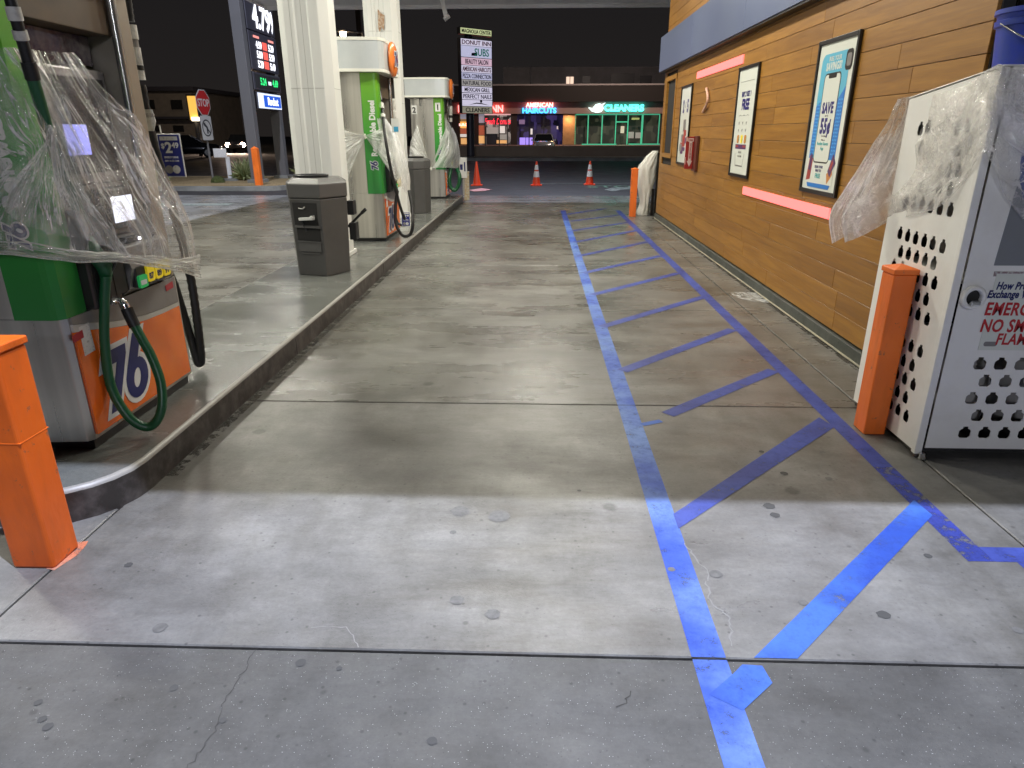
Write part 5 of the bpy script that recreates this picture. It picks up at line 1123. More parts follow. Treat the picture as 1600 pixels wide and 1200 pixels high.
# door graphic: pale grey field with a blue swoosh
gA = fl(1553, 415); gx = gA.x
mb = MB(); mb.prism([(gx, gA.z), (3.1, gA.z), (3.1, gA.z + .46), (gx + .02, gA.z + .46)], (0, GY0 - .0065, 0), (1, 0, 0), (0, 0, 1), .0006); gr = mb.build('door_graphic', mat('graphic_grey', (.22, .23, .24), .35), door)
sw = [fl(1568, 400), fl(1580, 412), fl(1600, 420), fl(1640, 424)]; 
def arc(c, r0, r1, a0, a1, n=16): return [(c[0] + r1 * math.cos(R(a0 + (a1 - a0) * k / n)), c[1] + r1 * math.sin(R(a0 + (a1 - a0) * k / n))) for k in range(n + 1)] + [(c[0] + r0 * math.cos(R(a1 - (a1 - a0) * k / n)), c[1] + r0 * math.sin(R(a1 - (a1 - a0) * k / n))) for k in range(n + 1)]
M['sw_blue'] = mat('swoosh_blue', (.02, .06, .32), .35); M['sw_pale'] = mat('swoosh_pale', (.30, .42, .62), .35)
cc = (gx + .46, gA.z + .50)
mb = MB(); mb.prism(arc(cc, .36, .46, 172, 300), (0, GY0 - .0072, 0), (1, 0, 0), (0, 0, 1), .0006); mb.build('swoosh', 'sw_blue', gr)
mb = MB(); mb.prism(arc(cc, .325, .365, 178, 300), (0, GY0 - .0079, 0), (1, 0, 0), (0, 0, 1), .0006); mb.build('swoosh', 'sw_pale', gr)
mb = MB(); p = fl(1552, 432); mb.box((p.x, GY0 - .0078, p.z), (p.x + .4, GY0 - .0066, p.z + .022)); mb.build('cylinder_brand_strip', mat('strip_dull', (.30, .22, .22), .4, var=(90, (.5, .48, .45), .5, .55)), door)
# plastic bag over its corner
bg_ = thing('plastic_bag', 'clear plastic bag pulled over the top corner of the white cylinder cage and blown aside', 'plastic bag', (1.88, 3.4, 1.6))
def by(px, py, y): return ony(px, py, y)
SX = GX - .012
S_ = [[by(1426, 152, 3.80), by(1402, 198, 3.86), by(1370, 250, 3.90), by(1336, 300, 3.90), by(1316, 335, 3.88), by(1320, 379, 3.86)],
      [by(1432, 152, 3.79), by(1415, 200, 3.80), by(1390, 250, 3.82), by(1364, 300, 3.82), by(1345, 340, 3.82), by(1347, 368, 3.82)],
      [by(1442, 150, 3.74), by(1430, 200, 3.74), by(1414, 250, 3.74), by(1400, 290, 3.74), by(1388, 325, 3.75), by(1388, 347, 3.75)],
      [sx(1466, 146, SX), sx(1458, 196, SX - .01), sx(1448, 245, SX - .01), sx(1440, 285, SX - .012), sx(1432, 312, SX - .01), sx(1430, 335, SX)],
      [sx(1505, 134, SX), sx(1500, 175, SX - .005), sx(1496, 215, SX - .005), sx(1490, 250, SX - .006), sx(1484, 285, SX - .004), sx(1478, 318, SX)],
      [sx(1540, 113, SX), sx(1537, 145, SX), sx(1533, 175, SX), sx(1529, 205, SX), sx(1525, 235, SX), sx(1520, 262, SX)],
      [sx(1561, 102, SX), sx(1556, 130, SX), sx(1552, 160, SX), sx(1548, 190, SX), sx(1545, 215, SX), sx(1543, 240, SX)],
      [by(1592, 108, GY0 - .02), by(1588, 150, GY0 - .02), by(1583, 190, GY0 - .022), by(1577, 225, GY0 - .022), by(1571, 260, GY0 - .022), by(1566, 300, GY0 - .02)],
      [by(1660, 108, GY0 - .02), by(1655, 160, GY0 - .03), by(1650, 210, GY0 - .03), by(1640, 260, GY0 - .03), by(1630, 310, GY0 - .03), by(1620, 370, GY0 - .02)]]
mb = MB(); mb.grid(sheet(S_, 170, 110, .014, 11, 3., 6., .0035)); mb.build('sheet', 'film_cage', bg_)
S2 = [[p + Vector((-.06, .02, -.01)) for p in S_[0]], [p + Vector((-.05, .05, 0)) for p in S_[1]], [p + Vector((-.01, .06, 0)) for p in S_[2]]]
mb = MB(); mb.grid(sheet(S2, 60, 80, .02, 5, 3., 8., .004)); mb.build('back_layer', 'film_cage', bg_)
mb = MB(); mb.grid(sheet([[S_[0][0], by(1470, 142, 3.6), by(1560, 101, GY0)], [by(1460, 150, 3.8), by(1500, 140, 3.6), by(1600, 104, 3.1)], [by(1520, 140, 3.8), by(1560, 125, 3.6), by(1700, 104, 3.1)]], 40, 40, .004, 4, 3., 2., .002)); tpz = mb.build('top_layer', 'film_cage', bg_)
# blue bucket
bk = thing('bucket', 'blue plastic bucket standing on top of the cylinder cage', 'bucket', (2.20, 3.42, 1.735))
mb = MB(); mb.lathe([(.0, .0), (.135, .0), (.14, .01), (.158, .20), (.168, .203), (.170, .225), (.162, .228), (.166, .25), (.176, .252), (.176, .27), (.160, .27), (.135, .02), (0, .02)], (2.205, 3.42, 1.737), 36); mb.build('pail', 'bucket', bk)
MB().tube(cr([(2.205 - .17, 3.42, 1.95), (2.205 - .12, 3.30, 1.88), (2.205, 3.255, 1.86), (2.205 + .12, 3.30, 1.88), (2.205 + .17, 3.42, 1.95)], 20), .004, 6).build('bail_handle', 'chrome', bk)

# ================================================================ BAG-COVERED MACHINE AT THE FAR CORNER
cm = thing('covered_machine', 'upright machine shrouded in white plastic bags beside the far corner of the shop', 'covered machine', (2.1, 13.6, 0))
lv = [(236, 1023, 1030), (243, 1013, 1030), (252, 1006, 1029), (262, 999.5, 1027), (275, 998.5, 1025.5), (290, 999, 1023), (303, 1000, 1019), (314, 1001.5, 1016.5), (324, 1000.5, 1015), (331, 997, 1014.5), (336, 996.5, 1014), (338.5, 999, 1013)]
rows = []
for a, l, r_ in lv:
    p, q = ony(l, a, 13.45), ony(r_, a, 13.45); rows.append((p.x, q.x, max(p.z, .004)))
rows_i = cr([Vector(r_) for r_ in rows], 60); gr_ = []
for j, v_ in enumerate(rows_i):
    cx_, rx = (v_.x + v_.y) / 2, (v_.y - v_.x) / 2; ring = []
    for k in range(49):
        a = 2 * math.pi * k / 48; s = 1 + .14 * noise.noise(Vector((math.cos(a) * 2.2, math.sin(a) * 2.2, v_.z * 2))) + .30 * abs(noise.noise(Vector((math.cos(a) * 5, math.sin(a) * 5, v_.z * 3.5 + math.cos(a) * 2)))) - .08
        ring.append(Vector((cx_ + rx * s * math.cos(a), 13.60 + .17 * s * math.sin(a), v_.z)))
    gr_.append(ring)
mb = MB(); mb.grid(gr_); mb.build('bag_cover', 'film_cloth', cm)
mb = MB(); a = ony(1017, 339, 13.5); mb.box((a.x - .02, 13.46, 0), (a.x + .03, 13.5, .5)); mb.build('leg', 'frame', cm)
mb = MB(); a = ony(1024, 339, 13.42); mb.box((a.x - .04, 13.4, 0), (a.x + .03, 13.45, 1.15)); mb.build('leg', 'frame', cm)

# ================================================================ CONES, PAPER
def cone(x, y, bands_, label):
    t = thing('traffic_cone', label, 'traffic cone', (x, y, 0), 'traffic cones across the exit')
    H_ = .70
    mb = MB(); mb.prism(rrect(x - .17, x + .17, y - .17, y + .17, .03, 4), (0, 0, 0), (1, 0, 0), (0, 1, 0), .03); mb.build('base', 'cone', t)
    def rad(z): return .125 - (.125 - .025) * (z - .03) / (H_ - .03)
    mb = MB(); mb.lathe([(rad(z), z) for z in (.03, .2, .4, .6, H_)] + [(.0, H_)], (x, y, 0), 20); mb.build('body', 'cone', t)
    for a, b in bands_:
        mb = MB(); mb.lathe([(rad(a) + .003, a), (rad(b) + .003, b)], (x, y, 0), 20); mb.build('reflective_collar', 'reflect', t)
c = onz(745, 290); cone(c.x, c.y, [], 'plain orange traffic cone, nearest the fuel island')
c = onz(838, 290); cone(c.x, c.y, [(.25, .42), (.46, .60)], 'orange cone with white collars, in the middle of the exit')
c = onz(921, 289); cone(c.x, c.y, [(.25, .42), (.46, .60)], 'orange cone with white collars, nearest the shop wall and painted STOP')
mb = MB(); P = [onz(px, py, .004) for px, py in ((733, 297.5), (752, 294.5), (768, 296.5), (757, 298.5), (740, 299.5))]; mb.add(P + [p + Vector((0, 0, .01)) for p in P], [tuple(range(5)), tuple(range(5, 10))[::-1]] + [(i, (i + 1) % 5, 5 + (i + 1) % 5, 5 + i) for i in range(5)])
tag(mb.build('paper_sheet', mat('pink_paper', (.55, .27, .26), .7)), 'pink paper sheet lying on the ground by the plain orange cone', 'paper')

# ================================================================ STREET CORNER PLANTER AND ITS SIGNS
PX0, PX1, PY0, PY1 = -15, -7.0, 19.25, 24.2
mb = MB(); P = rrect(PX0, PX1, PY0, PY1, .8); mb.prism(P, (0, 0, -.03), (1, 0, 0), (0, 1, 0), .15); struct(mb.build('planter_kerb', 'conc_walk', bevel=.015))
M['soil'] = mat('soil', (.16, .11, .045), .95, var=(14, (.30, .22, .10), .4, .7), bump=(30, .6, (1, 1, 1)))
mb = MB(); P = rrect(PX0 + .18, PX1 - .18, PY0 + .18, PY1 - .18, .65); mb.prism(P, (0, 0, .10), (1, 0, 0), (0, 1, 0), .028); struct(mb.build('planter_soil', 'soil'))
# fuel price pylon
py_ = thing('price_pylon', 'tall two-legged fuel price sign with lit numerals on the street corner', 'price sign', (-8.35, 22, .12))
M['post_grey'] = mat('post_grey', (.125, .12, .115), .5); M['cab_dark'] = mat('sign_cabinet', (.05, .048, .06), .4)
for y in (20.85, 23.0):
    mb = MB(); mb.box((-8.52, y - .14, .12), (-8.22, y + .14, 6.4)); mb.build('leg', 'post_grey', py_, bevel=.01)
    mb = MB(); mb.box((-8.60, y - .24, .12), (-8.14, y + .24, .22)); mb.build('footing', 'conc_walk', py_)
def cab(z0, z1, nm, m='cab_dark', y0=21.05, y1=23.2, x=-8.2): mb = MB(); mb.box((x - .34, y0, z0), (x, y1, z1)); return mb.build(nm, m, py_, bevel=.02)
u, v = (0, 1, 0), (0, 0, 1)
M['num_white'] = mat('num_white', (.8, .8, .8), .4, emit=(.92, .93, 1.), es=1.6); M['num_red'] = mat('num_red', (.5, .03, .03), .4, emit=(1., .16, .12), es=.9); M['num_green'] = mat('num_green', (.02, .4, .1), .4, emit=(.03, .9, .22), es=1.2)
M['panel_white'] = mat('panel_white', (.7, .7, .7), .4, emit=(.75, .85, 1.), es=.95); M['rocket_blue'] = mat('panel_blue', (.02, .08, .5), .4, emit=(.02, .14, .75), es=.6)
c1 = cab(4.28, 6.2, 'top_cabinet'); text('numerals', '4.79', (-8.19, 22.18, 4.40), u, v, .86, 'num_white', c1, .035, xs=.92); text('numerals', '9', (-8.19, 22.98, 4.40), u, v, .80, 'num_white', c1, .03, xs=.5)
c2_ = cab(3.24, 4.26, 'price_cabinet')
for i, (a, b) in enumerate((('4.99', '5.39'), ('5.09', '5.99'), ('5.29', '5.49'))):
    z = 3.84 - i * .255
    text('numerals', a, (-8.19, 21.72, z), u, v, .26, 'num_white', c2_, .04, xs=.95); text('numerals', b, (-8.19, 22.68, z), u, v, .26, 'num_white', c2_, .04, xs=.95)
    mb = MB(); mb.box((-8.199, 22.02, z - .01), (-8.19, 22.36, z + .2)); mb.build('grade_panel', 'num_red', c2_)
for y in (21.6, 22.75):
    mb = MB(); mb.box((-8.199, y - .22, 4.10), (-8.19, y + .2, 4.16)); mb.build('header_strip', mat('strip_red', (.6, .1, .08), .4, emit=(1., .4, .35), es=.9), c2_)
c3 = cab(2.70, 3.18, 'diesel_cabinet', 'cab_dark'); mb = MB(); mb.box((-8.1995, 21.15, 2.76), (-8.193, 23.1, 3.13)); mb.build('dark_face', 'dark_in', c3)
text('numerals', '5.24', (-8.19, 21.75, 2.86), u, v, .27, 'num_green', c3, .03); text('numerals', '4.69', (-8.19, 22.72, 2.86), u, v, .27, 'num_green', c3, .03)
mb = MB(); mb.box((-8.192, 22.14, 2.88), (-8.188, 22.38, 2.98)); mb.build('small_label', 'panel_white', c3)
c4 = cab(2.18, 2.66, 'shop_cabinet', 'cab_dark', 21.15, 23.1); mb = MB(); mb.box((-8.1995, 21.19, 2.21), (-8.193, 23.06, 2.63)); mb.build('lit_face', 'panel_white', c4)
mb = MB(); mb.box((-8.1925, 21.62, 2.25), (-8.189, 23.02, 2.58)); mb.build('blue_field', 'rocket_blue', c4); text('lettering', 'Rocket', (-8.185, 22.34, 2.32), u, v, .30, 'num_white', c4, .03)

def face_pair(th):      # sign turned by th from facing the camera
    return Vector((math.cos(R(th)), math.sin(R(th)), 0))
sp = thing('stop_sign', 'red octagonal STOP sign above a white no left turn sign on one grey post', 'stop sign', (-9.9, 21.2, .12))
M['sign_red'] = mat('sign_red', (.42, .02, .025), .4, emit=(.5, .02, .02), es=.10); M['sign_white'] = mat('sign_white', (.62, .62, .60), .4)
mb = MB(); mb.tube([(-9.93, 21.25, .12), (-9.93, 21.25, 2.72)], .032, 8); mb.build('post', 'post_grey', sp)
u = face_pair(84); n_ = u.cross(Vector((0, 0, 1))); v = Vector((0, 0, 1)); c = Vector((-9.93, 21.25, 2.36)) + n_ * .045
def ngon(k, r, a0=0): return [(r * math.cos(R(a0 + 360 * i / k)), r * math.sin(R(a0 + 360 * i / k))) for i in range(k)]
mb = MB(); mb.prism(ngon(8, .385, 22.5), c, u, v, .006); b = mb.build('octagon_border', 'sign_white', sp); mb = MB(); mb.prism(ngon(8, .355, 22.5), c + n_ * .007, u, v, .003); mb.build('octagon_face', 'sign_red', sp)
text('lettering', 'STOP', c + n_ * .011 - v * .10, u, v, .29, 'sign_white', sp, .02, xs=.85)
c = Vector((-9.93, 21.25, 1.66)) + n_ * .045
mb = MB(); mb.prism(rr(-.28, .28, -.34, .34, .04), c, u, v, .006); mb.build('turn_plate', 'sign_white', sp)
mb = MB(); k = 28; vs = [c + n_ * .008 + u * (r_ * math.cos(2 * math.pi * i / k)) + v * (r_ * math.sin(2 * math.pi * i / k)) for r_ in (.24, .20) for i in range(k)]; mb.add(vs, [(i, (i + 1) % k, k + (i + 1) % k, k + i) for i in range(k)]); mb.build('prohibition_ring', 'cab_dark', sp)
mb = MB(); mb.prism([(-.02, -.16), (.05, -.16), (.05, .03), (-.06, .12), (-.06, .17), (-.16, .09), (-.06, .02), (-.06, .06), (-.02, .02)], c + n_ * .0075, u, v, .002); mb.build('arrow', 'cab_dark', sp)
mb = MB(); mb.prism([(-.17, .13), (-.14, .16), (.17, -.13), (.14, -.16)], c + n_ * .011, u, v, .002); mb.build('slash', 'cab_dark', sp)
s = thing('small_sign', 'small blank pale sign on a short white post between the round shrub and agave', 'sign', (-9.45, 21.5, .12))
a, b_ = ony(333, 232, 21.5), ony(355, 246, 21.5); mb = MB(); mb.box((a.x, 21.47, b_.z), (b_.x, 21.5, a.z)); mb.build('board', 'paper', s, bevel=.008)
p = ony(355, 245, 21.53); mb = MB(); mb.box((p.x - .06, 21.52, .12), (p.x + .04, 21.6, p.z)); mb.build('post', 'sign_white', s); mb = MB(); mb.box((p.x - .2, 21.42, .12), (p.x + .2, 21.72, .20)); mb.build('foot', 'conc_walk', s)
M['leaf_pale'] = mat('agave_leaf', (.16, .19, .07), .6, var=(6, (.26, .27, .12), .4, .7)); M['leaf_dark'] = mat('shrub_leaf', (.07, .10, .025), .7, var=(20, (.14, .15, .04), .4, .7))
def agave(x, y, r, h, n, label, seed):
    random.seed(seed); mb = MB()
    for i in range(n):
        a = random.random() * 6.283; el = random.uniform(.15, 1.35); ln = r * random.uniform(.7, 1.1)
        d = Vector((math.cos(a) * math.cos(el), math.sin(a) * math.cos(el), math.sin(el) * h / r)); s_ = Vector((-math.sin(a), math.cos(a), 0)) * .03
        p0 = Vector((x, y, .13)) + d * .03; p1 = p0 + d * ln * .5 + Vector((0, 0, .02)); p2 = p0 + d * ln - Vector((0, 0, .10 * (1.4 - el)))
        nn = d.cross(s_).normalized() * .008
        mb.add([p0 - s_ * .6, p0 + s_ * .6, p1 + s_, p1 - s_, p2, p1 + nn * 3], [(0, 1, 5), (1, 2, 5), (3, 0, 5), (2, 4, 5), (4, 3, 5), (1, 0, 3, 4, 2)])
    return tag(mb.build('agave', 'leaf_pale'), label, 'plant')
agave(-9.2, 21.9, .62, .75, 110, 'spiky pale green agave between the small white sign and the price sign', 3)
agave(-7.5, 22.6, .6, .8, 90, 'spiky green plant behind the right leg of the price sign', 5)
agave(-11.3, 20.6, .45, .5, 80, 'yellow green spiky plant left of the stop sign post', 8)
def shrub(x, y, r, label, seed):
    random.seed(seed); mb = MB()
    for i in range(900):
        d = Vector((random.gauss(0, 1), random.gauss(0, 1), abs(random.gauss(0, 1)))).normalized(); p = Vector((x, y, .13)) + Vector((d.x, d.y, d.z * .95)) * r * random.uniform(.75, 1.02)
        t1 = d.orthogonal().normalized(); t1.rotate(Matrix.Rotation(random.random() * 6.28, 3, d)); t2 = d.cross(t1); s_ = .022
        mb.add([p - t1 * s_, p + t2 * s_ * .6 + d * .01, p + t1 * s_, p - t2 * s_ * .6 + d * .01], [(0, 1, 2, 3)])
    return tag(mb.build('round_shrub', 'leaf_dark'), label, 'shrub')
shrub(-9.55, 20.75, .2, 'small round clipped shrub at the foot of the stop sign post', 2)

# ================================================================ CARS, HOUSE AND SIGNS BEYOND THE ROAD ON THE LEFT
M['car_dark'] = mat('car_dark', (.015, .015, .018), .18, .3, coat=1.); M['car_silver'] = mat('car_silver', (.40, .41, .43), .25, .5, coat=1.); M['car_glass'] = mat('car_glass', (.008, .009, .01), .05, spec=.9)
M['tyre'] = mat('tyre', (.012, .012, .012), .8); M['head_on'] = mat('headlamp_on', (.9, .85, .75), .3, emit=(1., .72, .50), es=90); M['head_off'] = mat('headlamp', (.5, .5, .5), .1); M['tail'] = mat('tail_lamp', (.3, .01, .01), .3, emit=(.6, .02, .02), es=.3)
def car(x, y, z, ang, paint_, label, lit=False):
    t = thing('car', label, 'car', (x, y, z)); t.rotation_euler = (0, 0, R(ang))
    # built along local +x (front), then parented with local coordinates
    def fin(mb, nm, m, bv=0., par=None):
        o = mb_build_local(mb, nm, m, par or t, bv); return o
    W = .88
    secs = [(-2.25, .42, .78, .70), (-2.1, .30, .92, .82), (-1.2, .26, .98, .88), (0, .24, .96, .90), (1.1, .26, .93, .88), (1.9, .28, .84, .80), (2.22, .38, .68, .66)]
    mb = MB(); vs = []
    for sx_, z0, z1, w_ in secs:
        vs += [(sx_, -w_, z0), (sx_, -w_ - .02, (z0 + z1) / 2), (sx_, -w_ + .06, z1), (sx_, w_ - .06, z1), (sx_, w_ + .02, (z0 + z1) / 2), (sx_, w_, z0)]
    n = len(secs); mb.add(vs, [(k * 6 + i, k * 6 + (i + 1) % 6, (k + 1) * 6 + (i + 1) % 6, (k + 1) * 6 + i) for k in range(n - 1) for i in range(6)] + [tuple(range(6))[::-1], tuple(range(n * 6 - 6, n * 6))], smooth=True)
    fin(mb, 'body', paint_)
    cb = [(-1.75, .95, .72), (-1.1, 1.38, .60), (.35, 1.40, .60), (1.05, .93, .74)]
    mb = MB(); vs = []
    for sx_, z1, w_ in cb: vs += [(sx_, -.76, .90), (sx_, -w_, z1), (sx_, w_, z1), (sx_, .76, .90)]
    mb.add(vs, [(k * 4 + i, k * 4 + (i + 1) % 4, (k + 1) * 4 + (i + 1) % 4, (k + 1) * 4 + i) for k in range(3) for i in range(4)]); gl_ = fin(mb, 'windows', 'car_glass')
    mb = MB(); mb.add([(-1.15, -.60, 1.385), (.38, -.60, 1.405), (.38, .60, 1.405), (-1.15, .60, 1.385), (-1.15, -.57, 1.42), (.33, -.57, 1.44), (.33, .57, 1.44), (-1.15, .57, 1.42)], [(0, 3, 2, 1), (4, 5, 6, 7), (0, 1, 5, 4), (1, 2, 6, 5), (2, 3, 7, 6), (3, 0, 4, 7)])
    fin(mb, 'roof', paint_)
    mb = MB()
    for s_ in (-1, 1):
        for a_, b_ in (((.36, .60 * s_, 1.41), (1.07, .74 * s_, .93)), ((-1.13, .60 * s_, 1.39), (-1.78, .73 * s_, .95)), ((-.3, .62 * s_, 1.40), (-.3, .77 * s_, .9))): mb = MB(); mb.bar(a_, b_, .05, .04); fin(mb, 'pillar', paint_)
    if lit:
        for s_ in (-1, 1):
            l = bpy.data.lights.new('headlight_beam', 'SPOT'); l.energy = 900; l.color = (1., .72, .55); l.spot_size = R(70); l.shadow_soft_size = .1
            o = bpy.data.objects.new('headlight_beam', l); col.objects.link(o); o.parent = t; o.location = (2.3, .58 * s_, .64); o.rotation_euler = (0, R(-84), R(0))
    for sx_ in (-1.35, 1.38):
        for s_ in (-1, 1):
            mb = MB(); mb.tube([(sx_, s_ * .70, .32), (sx_, s_ * .90, .32)], .32, 20); wh = fin(mb, 'wheel', 'tyre'); mb = MB(); mb.tube([(sx_, s_ * .89, .32), (sx_, s_ * .91, .32)], .19, 14); fin(mb, 'rim', 'chrome', 0, wh)
    for s_ in (-1, 1):
        mb = MB(); k = 14; mb.tube([(2.12, s_ * .60, .64), (2.22, s_ * .58, .64)], .18 if lit else .085, k); fin(mb, 'headlight', 'head_on' if lit else 'head_off')
        mb = MB(); mb.box((-2.24, s_ * .45, .66), (-2.12, s_ * .72, .78)); fin(mb, 'tail_light', 'tail')
        mb = MB(); mb.box((.75, s_ * .80, .92), (.88, s_ * .98, 1.03)); fin(mb, 'mirror', paint_, .02)
    return t
def mb_build_local(mb, nm, m, par, bv):
    me = bpy.data.meshes.new(nm); me.from_pydata([tuple(v) for v in mb.v], [], mb.f); me.materials.append(M[m])
    for p, sm in zip(me.polygons, mb.sm): p.use_smooth = sm
    o = bpy.data.objects.new(nm, me); col.objects.link(o); o.parent = par
    if bv: d = o.modifiers.new('bevel', 'BEVEL'); d.width = bv
    return o
p = ony(366, 228, 58); car(p.x - .3, 60, -.0, -78, 'car_dark', 'car driving towards the camera with both headlights shining, beyond the road', True)
p = ony(285, 230, 47); car(p.x, 47.5, 0, 20, 'car_dark', 'dark car parked before the pale two-storey house, nearest the yellow sign')
p = ony(215, 230, 50); car(p.x, 50, 0, 10, 'car_dark', 'dark car parked farther left in front of the pale two-storey house')
p = ony(850, 226, 55.5); car(p.x, 57.2, .02, -92, 'car_silver', 'silver car parked nose out in front of the haircut shop window')
hs = thing('house', 'pale two-storey house with dark window openings behind the parked cars', 'house', (-30, 66, 0))
M['house'] = mat('house_wall', (.20, .17, .14), .8, var=(1.5, (.15, .13, .11), .4, .7)); M['house_lit'] = M['house']
a, b_ = ony(150, 143, 64), ony(301, 143, 64)
mb = MB(); mb.box((a.x, 64, 0), (b_.x, 74, a.z)); wl = mb.build('wall', 'house', hs)
mb = MB(); mb.box((a.x - .5, 63.4, a.z), (b_.x + .3, 74.5, a.z + .35)); mb.build('roof', 'cab_dark', hs)
z = ony(300, 186, 64).z; mb = MB(); mb.box((a.x, 63.2, z), (b_.x, 63.99, z + .2)); mb.build('balcony_band', 'cab_dark', hs)
for x0, y0_, x1, y1_ in ((266, 156, 286, 171), (225, 156, 243, 171), (270, 196, 288, 206), (232, 196, 250, 206)):
    p, q = ony(x0, y0_, 63.98), ony(x1, y1_, 63.98); mb = MB(); mb.box((p.x, 63.95, q.z), (q.x, 63.995, p.z)); f = mb.build('window', 'glass_dark', hs); mb = MB(); mb.box((p.x - .08, 63.9, q.z - .1), (q.x + .08, 63.945, q.z - .02)); mb.build('sill', 'house', f)
ysg = thing('lit_sign', 'glowing yellow upright sign box on a pole behind the stop sign', 'sign', (-25, 50, 0))
M['yellow_lit'] = mat('yellow_lit', (.8, .5, .1), .4, emit=(1., .55, .10), es=1.05, var=None); M['sign_lamp'] = mat('sign_lamp', (.8, .8, .8), .4, emit=(1., .85, .62), es=4)
p, q = ony(289, 147, 50), ony(313, 190, 50); mb = MB(); mb.box((p.x, 50, q.z), (q.x, 50.4, p.z)); mb.build('cabinet', 'cab_dark', ysg, bevel=.05)
mb = MB(); mb.box((p.x + .12, 49.97, q.z + .12), (q.x - .1, 49.995, p.z - .12)); mb.build('lit_face', 'yellow_lit', ysg)
mb = MB(); a = ony(300, 183, 49.9); b_ = ony(312, 189, 49.9); mb.box((a.x, 49.8, b_.z), (b_.x, 49.9, a.z)); mb.build('lit_strip', 'sign_lamp', ysg); mb = MB(); mb.tube([((p.x + q.x) / 2, 50.2, 0), ((p.x + q.x) / 2, 50.2, q.z)], .15, 8); mb.build('post', 'post_grey', ysg)
M['lamp_on'] = mat('lamp_on', (.8, .8, .8), .4, emit=(1., .72, .45), es=30)
def street_lamp(px, py, Y, label, r=.13, arm=-1.2, es='lamp_on'):
    p = ony(px, py, Y); t = thing('street_lamp', label, 'street lamp', (p.x - arm, Y, 0), 'street lamps in the distance')
    mb = MB(); mb.tube([(p.x - arm, Y, 0), (p.x - arm, Y, p.z + .1)], .09, 8); mb.tube([(p.x - arm, Y, p.z + .05), (p.x, Y, p.z + .18)], .05, 8); mb.build('pole', 'post_grey', t)
    mb = MB(); mb.box((p.x - .3, Y - .15, p.z + .10), (p.x + .3, Y + .15, p.z + .22)); mb.build('head', 'post_grey', t, bevel=.03); mb = MB(); mb.lathe([(0, -r), (r * .8, -r * .6), (r, 0), (r, .1)], p, 12); mb.build('lamp', es, t)
street_lamp(536, 53, 44, 'bright street lamp showing in the gap between the two canopy columns', .20)
street_lamp(359, 197, 95, 'small distant street lamp left of the pair above the car headlights', .28); street_lamp(366, 205, 88, 'small distant street lamp lowest above the car headlights', .26, 1.0); street_lamp(371, 198, 110, 'faint distant street lamp right of the pair above the car headlights', .14, 1.0)
up = thing('utility_pole', 'dark wooden utility pole with a crossarm seen between the canopy columns', 'utility pole', (-12, 50, 0))
p = ony(562, 60, 50); M['pole_wood'] = mat('pole_wood', (.05, .04, .03), .9); mb = MB(); mb.tube([(p.x, 50, 0), (p.x, 50, 14)], .17, 10); mb.build('pole', 'pole_wood', up); mb = MB(); mb.box((p.x - 1.6, 49.8, 10), (p.x + 1.4, 49.95, 10.15)); mb.build('crossarm', 'pole_wood', up)

# ================================================================ SHOPPING STRIP ACROSS THE ROAD
lw = MB(); lw.box((-9.2, 45.0, -.03), (60, 45.34, .745)); M['low_wall'] = mat('low_wall', (.26, .19, .13), .8, var=(1.2, (.32, .24, .17), .3, .7)); tag(lw.build('low_wall', 'low_wall', bevel=.02), 'long low brown wall across the road in front of the lit shops', 'wall')
SM = 60.
def q60(px, py, y=SM): return ony(px, py, y)
sm = thing('shop_row', 'single-storey row of lit shops across the road under a brown sign band', 'building', (4, 62, .5))
M['brown_band'] = mat('brown_band', (.40, .25, .215), .7); M['dark_roof'] = mat('dark_roof', (.030, .022, .020), .8); M['roof_trim'] = mat('roof_trim', (.38, .32, .31), .6)
x0, x1 = q60(700, 200).x, q60(1125, 200).x
zt, zb1, zb0 = q60(800, 135).z, q60(800, 160).z, q60(800, 178).z
mb = MB(); mb.box((x0, SM - .2, zb0), (x1, SM + .3, zb1)); mb.build('sign_band', 'brown_band', sm)
mb = MB(); mb.box((x0 - .3, SM - .9, zb1), (x1, 72, zt)); mb.build('roof', 'dark_roof', sm); mb = MB(); mb.box((x0 - .32, SM - .95, zt), (x1, SM - .6, zt + .12)); mb.build('roof_trim', 'roof_trim', sm)
mb = MB(); mb.box((x0, SM + 1.9, .02), (x1, SM + 2.1, zb0)); mb.build('rear_wall', 'dark_in', sm)
mb = MB(); mb.box((x0 - .2, SM - 1.4, .02), (x1, SM - .01, .14)); mb.build('shop_pavement', 'conc_walk', sm)
mb = MB(); mb.box((x0, SM + .0, .02), (x1, SM + .1, q60(800, 226.2).z)); mb.build('plinth', 'brown_band', sm)
M['sill_line'] = mat('sill_line', (.3, .27, .22), .6)
M['em_red'] = mat('letters_red', (.7, .1, .1), .4, emit=(1., .22, .20), es=3.6); M['em_pink'] = mat('letters_pink', (.7, .4, .4), .4, emit=(1., .42, .38), es=3.2); M['em_blue'] = mat('letters_blue', (.1, .4, .8), .4, emit=(.04, .42, 1.), es=2.6)
M['em_teal'] = mat('letters_teal', (.2, .8, .7), .4, emit=(.10, .95, .78), es=2.4); M['em_leaf'] = mat('leaf_white', (.7, .8, .8), .4, emit=(.72, .95, .92), es=2.)
u, v = (1, 0, 0), (0, 0, 1)
def SG(s, px0, px1, py, hpx, m, bold=.02):
    a, b_ = q60(px0, py, SM - .35), q60(px1, py, SM - .35); size = (q60(px0, py - hpx, SM - .35).z - a.z) / .70
    o = text('sign_lettering', s, ((a.x + b_.x) / 2, SM - .30, a.z), u, v, size, m, sm, bold, depth=.06); wd = max(c[0] for c in o.bound_box) - min(c[0] for c in o.bound_box)
    k_ = (b_.x - a.x) / wd; cx_ = (a.x + b_.x) / 2 - o.parent.location.x
    for vt in o.data.vertices: vt.co.x = cx_ + (vt.co.x - cx_) * k_
    return o
